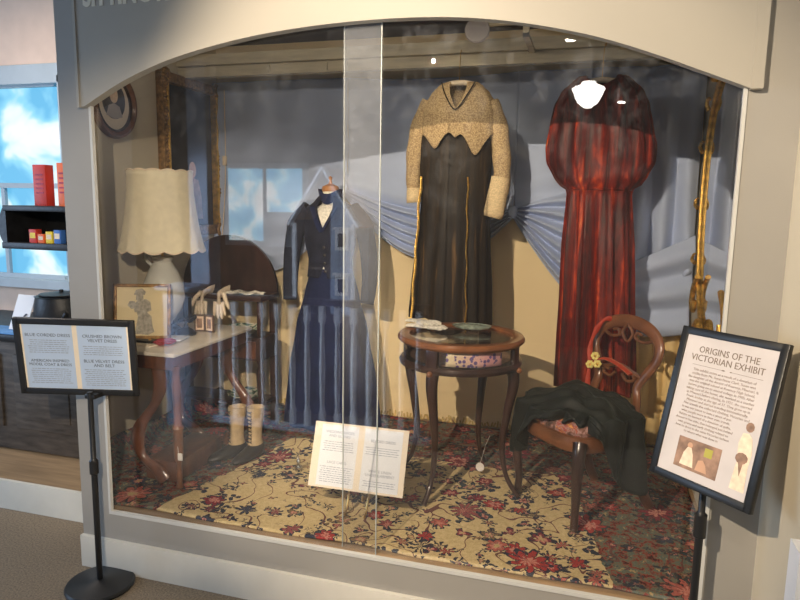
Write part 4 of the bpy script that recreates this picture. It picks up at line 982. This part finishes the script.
# keep its face where it was measured: the pole meets its back
B = Board(sl, (-.025, -.118, .995), R(18.2), R(-8.1), R(-1.2))
B.add(frame_mb(.48, .33, .026, .018), 'frame', 'black_metal', smooth=True)
B.add(MB().box((0, -.001, 0), (.432, .004, .282)), 'poster', 'paper_warm')
for sx in (-.108, .108): B.add(MB().box((sx, -.0035, 0), (.196, .0008, .276)), 'text_panel', 'paper_blue')
B.text('BLUE CORDED DRESS', .0185, 'ink', -.108, .088, name='heading')
B.add(linesmb(-.108, .072, .165, 7, .0088, .0030, seed=3), 'text_lines', 'ink_light')
B.text('AMERICAN INSPIRED\nMODEL COAT & DRESS', .0165, 'ink', -.108, -.022, name='heading')
B.add(linesmb(-.108, -.052, .168, 8, .0088, .0030, seed=4), 'text_lines', 'ink_light')
B.text('CRUSHED BROWN\nVELVET DRESS', .0185, 'ink', .108, .088, name='heading')
B.add(linesmb(.108, .05, .168, 5, .0088, .0030, seed=5), 'text_lines', 'ink_light')
B.text('BLUE VELVET DRESS\nAND BELT', .0185, 'ink', .108, -.020, name='heading')
B.add(linesmb(.108, -.052, .168, 9, .0085, .0030, seed=6), 'text_lines', 'ink_light')
MB().bx(.005, .055, -.125, -.06, .825, .845, bevel=.004).build('bracket', 'black_metal', sl)

bc = (2.342, -.201, 1.044)
sr = thing('floor_sign', (2.345, -.10, 0), 'black floor stand with a portrait framed sign headed Origins of the Victorian Exhibit, at right', 'sign')
MB().lathe([(0, 0), (.118, 0), (.12, .008), (.114, .018), (.03, .03), (.018, .034), (0, .034)], 40).build('base', 'black_metal', sr, world=False)
MB().lathe([(.0125, .03), (.0125, .60), (.019, .605), (.019, .68), (.014, .685), (.011, .69), (.011, 1.0)], 18).build('pole', 'black_metal', sr, world=False)
B = Board(sr, bc, R(-46.7), R(14.3), R(1.1))
B.add(frame_mb(.345, .475, .024, .02), 'frame', 'black_gloss', smooth=True)
M['poster_cream'] = mat('mottled_parchment_poster', (.56, .51, .49), .5, var=.06, vscale=9)
B.add(MB().box((0, -.003, 0), (.302, .004, .432)), 'poster', 'poster_cream')
B.text('ORIGINS OF THE', .0285, 'ink_brown', 0, .165, y=-.0056, name='heading', sx=.92)
B.text('VICTORIAN EXHIBIT', .0285, 'ink_brown', 0, .139, y=-.0056, name='heading', sx=.92)
B.add(MB().box((-.06, -.0056, .126), (.10, .0006, .001)).box((.07, -.0056, .126), (.10, .0006, .001)).ball((-.005, -.0056, .126), .004, 6, (1.6, .1, .5)).ball((.02, -.0056, .126), .003, 6, (1.6, .1, .5)), 'rule', 'ink_brown')
body = ['This exhibit exists as a result of a donation of', 'outfits from Ms. Susan Evans Clark. Susan was', 'the daughter of the doctor of Kearney, Missouri. It', 'was the original school at Kearney High School,', 'before going on to attend college in 1905. After', 'taking care of the home, she worked as a teacher', 'at Missouri before closing. In 1921, she married', 'Frank Smiley at the age of 37. They grew up in', 'Missouri and started traveling internationally.', 'Her travels she collected clothing, Victorian and', 'It was our intent to have a piece of just', 'what people wore in their own travels.', 'Before we learned of a donation of quilts,', 'dresses in her attic, that belonged just behind', 'with gowns and early clothing related to', 'how to dress in the same Victorian fashion', 'to where what was done in']
zz = .108
for i, ln in enumerate(body):
    B.text(ln, .0112 if i < 10 else .0105, 'ink_soft_brown', -.0 if i < 10 else -.028, zz, y=-.0056, name='text_line'); zz -= .0118
ph = B.add(MB().box((-.022, -.0056, -.142), (.145, .0012, .092)), 'photograph', 'sepia')
B.add(MB().prism([(-.075, -.178), (-.068, -.14), (-.058, -.122), (-.045, -.122), (-.036, -.14), (-.028, -.178)], lambda u, v, w: Vector((u, -.0064 - w, v)), .0004), 'photo_lady_gown', 'sepia_pale')
B.add(MB().ball((-.052, -.0064, -.115), .009, 8, (1, .06, 1)), 'photo_lady_head', 'skin')
B.add(MB().box((.012, -.0064, -.12), (.026, .0005, .026)), 'photo_window', 'olive')
B.add(MB().prism([(-.02, -.18), (-.015, -.15), (.0, -.145), (.012, -.158), (.02, -.18)], lambda u, v, w: Vector((u, -.0064 - w, v)), .0004), 'photo_seated_figure', 'skin')
B.add(MB().prism([(.095, -.19), (.10, -.11), (.093, -.06), (.10, -.03), (.118, -.028), (.13, -.04), (.138, -.08), (.135, -.12), (.14, -.19)], lambda u, v, w: Vector((u, -.0056 - w, v)), .0005), 'printed_lady', 'sepia_pale')
B.add(MB().ball((.116, -.0056, -.01), .013, 8, (1, .04, 1.1)), 'printed_lady_hair', 'sepia')
B.add(MB().ball((.112, -.0064, -.10), .016, 8, (1.2, .04, 1)).prism([(.104, -.11), (.12, -.11), (.116, -.15)], lambda u, v, w: Vector((u, -.0064 - w, v)), .0004), 'printed_bouquet', 'sepia')

# ------------------------------------------------------------------ left room: iron stove with warming shelf
st = thing('iron_stove', (-1.25, .9, .155), 'dark old kitchen stove with a raised iron warming shelf, under the bright window', 'stove')
MB().bx(-2.0, -.70, .66, 1.25, .16, .82, bevel=.01).build('body', 'old_wood', st)
for xa, xb in ((-1.62, -1.30), (-1.20, -.76)):
    dr_ = MB().bx(xa, xb, .645, .665, .30, .74, bevel=.006).build('door', 'old_wood', st)
    MB().bx(xa + .05, xb - .05, .638, .648, .36, .68, bevel=.006).build('door_panel', 'old_wood', dr_)
MB().bx(-2.05, -.66, .62, 1.28, .82, .86, bevel=.006).build('top', 'iron', st)
MB().bx(-.97, -.72, 1.0, 1.03, .86, 1.36).build('flue_panel', 'iron', st, smooth=False)
sh = MB(); sh.bx(-1.22, -.55, .65, .96, 1.35, 1.386, bevel=.005); sh.bx(-1.20, -.55, .65, .96, 1.56, 1.591, bevel=.005); sh.bx(-1.22, -.55, .94, .96, 1.37, 1.58)
sh.prism([(-1.19, 1.355)] + [(-1.20 - .05 * math.sin(PI * k / 10), 1.355 + .235 * k / 10) for k in range(11)] + [(-1.19, 1.59)], lambda u, v, w: Vector((u, .66 + w, v)), .30)
sh.build('warming_shelf', 'iron', st)
MB().tube(spline([(-.97, .82, 1.36), (-.92, .85, 1.33), (-.90, .9, 1.25), (-.90, .98, 1.12)], 5), .012, 8).build('shelf_bracket', 'iron', st)
def spice(x, y, z, w, h, d, m, lab, name='spice_box'):
    q = thing(name, (x, y, z), lab, 'box', group='old packets on the stove shelf')
    MB().bx(-w / 2, w / 2, -d / 2, d / 2, 0, h, bevel=.002).build('carton', m, q, world=False)
    MB().bx(-w * .36, w * .36, -d / 2 - .001, -d / 2, h * .35, h * .75).build('printed_label', 'kid' if m != 'spice_red' else 'spice_yellow', q, world=False, smooth=False)
spice(-1.03, .70, 1.386, .05, .075, .04, 'spice_red', 'red and cream packet, leftmost inside the stove shelf')
spice(-.975, .70, 1.386, .042, .05, .04, 'spice_orange', 'small orange packet between the red and yellow ones in the stove shelf')
spice(-.918, .70, 1.386, .045, .065, .04, 'spice_yellow', 'bright yellow packet inside the stove shelf')
spice(-.862, .70, 1.386, .045, .075, .04, 'spice_blue', 'blue packet, rightmost inside the stove shelf')
def tall(x, w, h, m, lab):
    q = thing('tall_red_box', (x, .74, 1.591), lab, 'box', group='tall boxes on top of the stove shelf')
    MB().bx(-w / 2, w / 2, -.03, .03, 0, h, bevel=.002).build('carton', m, q, world=False)
    lb_ = MB()
    for k in range(5): lb_.bx(-w * .3, w * .3, -.0312, -.03, h * (.3 + .11 * k), h * (.34 + .11 * k))
    lb_.build('printed_lines', 'pink_red', q, world=False, smooth=False)
tall(-.99, .085, .225, 'spice_red', 'tall red box standing on top of the stove shelf, left of the orange one')
tall(-.838, .06, .235, 'spice_orange', 'tall orange box standing on top of the stove shelf beside the showcase post')
q = thing('iron_pot', (-1.03, .86, .861), 'black cast iron kettle with handle on the stove top', 'kettle')
MB().lathe([(0, 0), (.13, 0), (.155, .05), (.15, .15), (.14, .20), (.145, .205), (.11, .208), (.02, .22), (0, .22)], 28).build('pot', 'iron', q, world=False)
MB().lathe([(0, .215), (.12, .212), (.12, .217), (.012, .227), (.012, .24), (0, .242)], 24).build('lid', 'iron', q, world=False)
MB().tube(spline([(.08, -.10, .06), (.14, -.14, .10), (.16, -.14, .13)], 5), .012, 8).tube(spline([(-.13, 0, .15), (-.17, -.02, .17), (-.13, -.05, .16)], 5), .008, 8).build('handle', 'iron', q, world=False)
q = thing('info_card', (-1.205, .70, .872), 'white card with a small black drawing propped on the stove top', 'card', rot=(R(-22), 0, R(-4)))
MB().box((0, 0, .108), (.135, .004, .21)).build('card', 'paper', q, world=False, smooth=False)
MB().tube([(.0, -.003, .045), (.045, -.003, .10)], [(.011, .001)] * 2, 8).build('drawing', 'ink', q, world=False)
q = thing('blue_cloth', (-1.4, .72, .861), 'bright blue cloth lying at the edge of the stove top behind the white card', 'cloth')
M['blue_cloth'] = mat('bright_blue_cloth', (.10, .28, .62), .6)
MB().bx(-1.9, -1.10, .625, .80, .861, .870, bevel=.003).build('cloth', 'blue_cloth', q)
q = thing('wooden_paddle', (-1.18, 1.2, .87), 'thin wooden paddle handle leaning behind the stove shelf', 'paddle')
MB().tube([(-1.17, 1.06, .862), (-1.08, 1.12, 1.36)], .014, 8).build('handle', 'walnut_rim', q)

# ------------------------------------------------------------------ the room behind the viewer (seen mirrored in the glass)
struct(MB().bx(-4.2, 4.2, -5.6, -5.5, 0, 3.2).build('wall_rear', 'rear', smooth=False))
struct(MB().bx(-4.2, 4.2, -5.6, -.2, 3.0, 3.1).build('ceiling', 'ceil', smooth=False))
w2 = struct(MB().bx(-2.75, -1.55, -5.5, -5.46, 1.05, 2.12).build('window_2', 'window_frame', smooth=False))
M['sky2'] = M['sky'].copy(); M['sky2'].node_tree.nodes['Principled BSDF'].inputs['Emission Strength'].default_value = 3
MB().bx(-2.68, -2.18, -5.46, -5.45, 1.12, 2.05).bx(-2.12, -1.62, -5.46, -5.45, 1.5, 2.05).build('window_pane', 'sky2', w2, smooth=False)
bl = thing('balustrade', (-.1, -1.75, 0), 'white turned balustrade with a dark handrail, seen only mirrored in the showcase glass', 'balustrade')
MB().bx(-.72, 1.0, -1.80, -1.72, .95, .99, bevel=.008).build('handrail', 'dark_mahogany', bl)
MB().bx(-.72, 1.0, -1.79, -1.73, .04, .09, bevel=.004).build('bottom_rail', 'blue_grey', bl)
for k in range(15):
    x = -.66 + k * .112
    mb = MB().lathe([(.014, .20), (.02, .22), (.014, .24), (.017, .3), (.021, .5), (.015, .76), (.013, .80), (.018, .815), (.014, .83)], 12, (x, -1.76, 0))
    mb.bx(x - .019, x + .019, -1.779, -1.741, .09, .20).bx(x - .019, x + .019, -1.779, -1.741, .83, .95); mb.build('baluster', 'paint_white', bl)
MB().bx(-.95, -.74, -1.86, -1.66, 0, 1.0, bevel=.005).build('newel', 'blue_grey', bl)
MB().bx(-.99, -.70, -1.9, -1.62, 1.0, 1.03, bevel=.005).build('newel_cap', 'blue_grey', bl)
q = thing('blue_post', (-.93, -2.2, 0), 'blue grey painted square post, mirrored in the glass beside the lamp', 'post')
MB().bx(-1.02, -.86, -2.28, -2.12, 0, 3.0).build('shaft', 'blue_grey', q, smooth=False)
dh = thing('doll_house', (.05, -2.3, .0), 'pale blue gabled doll house with white trim, mirrored over the navy jacket', 'doll house')
MB().bx(.09, .27, -2.6, -2.26, .80, 1.50).prism([(.09, 1.50), (.27, 1.50), (.09, 1.79)], lambda u, v, w: Vector((u, -2.6 + w, v)), .34).build('walls', 'blue_grey', dh, smooth=False)
for s_ in (-1, 1):
    MB().tube([(.035, -2.25, 1.89), (.035 + s_ * .28, -2.25, 1.46)], [(.016, .02)] * 2, 4).build('gable_trim', 'paint_white', dh, smooth=False)
    MB().bx(.035 + s_ * .235 - .016, .035 + s_ * .235 + .016, -2.27, -2.24, .80, 1.48).build('corner_trim', 'paint_white', dh, smooth=False)
MB().prism([(.035, 1.90), (.33, 1.45), (.30, 1.45), (.035, 1.87), (-.23, 1.45), (-.26, 1.45)], lambda u, v, w: Vector((u, -2.62 + w, v)), .36).build('roof', 'brown_roof', dh, smooth=False)
MB().bx(-.2, .09, -2.6, -2.56, .80, 1.50).bx(-.2, -.18, -2.6, -2.26, .8, 1.5).bx(-.2, .09, -2.6, -2.28, 1.13, 1.15).build('open_rooms', 'sepia_dark', dh, smooth=False)
for wx, wz in ((.18, 1.36), (.18, 1.02)):
    wn = MB().bx(wx - .05, wx + .05, -2.26, -2.245, wz - .075, wz + .075).bx(wx - .065, wx + .065, -2.26, -2.235, wz + .075, wz + .095).build('window', 'paint_white', dh, smooth=False)
    MB().bx(wx - .025, wx + .025, -2.246, -2.242, wz - .05, wz + .05).build('pane', 'blackish', wn, smooth=False)
MB().bx(-.25, .35, -2.65, -2.2, .02, .80).build('cabinet', 'dark_mahogany', dh, smooth=False)
pn = thing('pendant_lamp', (1.87, -3.0, 3.0), 'white schoolhouse globe pendant lamp hanging from the ceiling, mirrored over the red dress', 'lamp')
MB().lathe([(0, -.62), (.03, -.62), (.075, -.585), (.10, -.54), (.115, -.50), (.125, -.485), (.115, -.47), (.06, -.45), (.05, -.43), (0, -.43)], 28).build('globe', 'pendant', pn, world=False)
MB().tube([(0, 0, -.43), (0, 0, 0)], .008, 8).lathe([(0, -.43), (.055, -.43), (.05, -.38), (0, -.38)], 20).build('stem', 'black_metal', pn, world=False)
tk = thing('track_light', (2.11, -3.0, 3.0), 'small black ceiling spotlight beside the pendant lamp, mirrored over the red dress', 'lamp')
MB().tube([(0, 0, 0), (0, 0, -.45)], .01, 8).lathe([(0, -.45), (.03, -.45), (.035, -.58), (0, -.58)], 18).build('body', 'black_metal', tk, world=False)
MB().lathe([(0, -.59), (.028, -.59), (.028, -.582), (0, -.582)], 18).build('lens', 'spot_face', tk, world=False)

# ------------------------------------------------------------------ light
def spot(name, loc, target, power, col, size, blend, rad):
    l_ = bpy.data.lights.new(name, 'SPOT'); l_.energy = power; l_.color = col; l_.spot_size = R(size); l_.spot_blend = blend; l_.shadow_soft_size = rad
    o = bpy.data.objects.new(name, l_); C.objects.link(o); o.location = loc
    o.rotation_euler = (Vector(target) - Vector(loc)).to_track_quat('-Z', 'Y').to_euler(); return o
def area(name, loc, target, power, col, sx, sy):
    l_ = bpy.data.lights.new(name, 'AREA'); l_.shape = 'RECTANGLE'; l_.size = sx; l_.size_y = sy; l_.energy = power; l_.color = col
    o = bpy.data.objects.new(name, l_); C.objects.link(o); o.location = loc
    o.rotation_euler = (Vector(target) - Vector(loc)).to_track_quat('-Z', 'Y').to_euler(); return o
spot('showcase_spot', (.72, -2.75, 2.72), (1.75, 1.1, 1.0), 600, (1, .82, .60), 54, .55, .009)
spot('track_spot', (2.11, -3.0, 2.40), (.0, .7, .95), 520, (1, .84, .64), 34, .6, .02)
spot('baluster_fill', (-3.9, .0, 2.3), (.1, -1.9, .8), 2400, (.66, .80, 1), 36, .4, .1)  # added cool spot that brightens the balusters so their reflection shows
spot('wall_washer', (1.15, -.60, 2.93), (1.1, 0, 2.3), 14, (1, .82, .58), 100, .8, .05)
spot('lace_fill', (1.22, .30, 2.56), (1.24, 1.2, 2.05), 24, (1, .84, .60), 44, 1.0, .06)  # added spot inside the case, lifts the lace jacket out of the shade
area('upper_case_fill', (.75, .20, 2.45), (.75, 1.3, 2.1), 3.2, (1, .86, .68), 1.9, .06)  # added soft fill for the beam and upper drapery, not an actual fitting
area('ceiling_light', (1.85, -3.05, 2.9), (1.85, -3.05, 0), 26, (1, .90, .78), .34, .16)
area('left_wall_fill', (-1.6, .4, 2.95), (-1.5, .7, 0), 22, (1, .86, .74), .5, .5)  # added warm fill to brighten the wall above the left window
area('daylight_left', (-3.9, -1.6, 1.7), (0, -.6, 1.1), 95, (.52, .72, 1), 2.0, 1.6)
wd = bpy.data.worlds.new('world'); sc.world = wd; wd.use_nodes = True
wd.node_tree.nodes['Background'].inputs[0].default_value = (.50, .56, .66, 1); wd.node_tree.nodes['Background'].inputs[1].default_value = .30

# ------------------------------------------------------------------ camera
def cam():
    yaw, pitch, roll, f = -.2845, .1471, .0172, 652.89
    cy, sy = math.cos(yaw), math.sin(yaw); F_ = Vector((sy, cy, 0)); r = Vector((cy, -sy, 0)); u = Vector((0, 0, 1))
    f2 = F_ * math.cos(pitch) - u * math.sin(pitch); u2 = u * math.cos(pitch) + F_ * math.sin(pitch)
    r3 = r * math.cos(roll) + u2 * math.sin(roll); u3 = u2 * math.cos(roll) - r * math.sin(roll)
    cd = bpy.data.cameras.new('camera'); o = bpy.data.objects.new('camera', cd); C.objects.link(o)
    o.matrix_world = Matrix.Translation((1.9649, -2.2441, 1.6392)) @ Matrix((r3, u3, -f2)).transposed().to_4x4()
    cd.sensor_width = 36; cd.lens = f / 800 * 36; cd.clip_start = .02; sc.camera = o
cam()
sc.view_settings.view_transform = 'Standard'; sc.view_settings.look = 'None'; sc.view_settings.exposure = 0; sc.view_settings.gamma = 1
try: sc.view_settings.use_curve_mapping = False
except Exception: pass
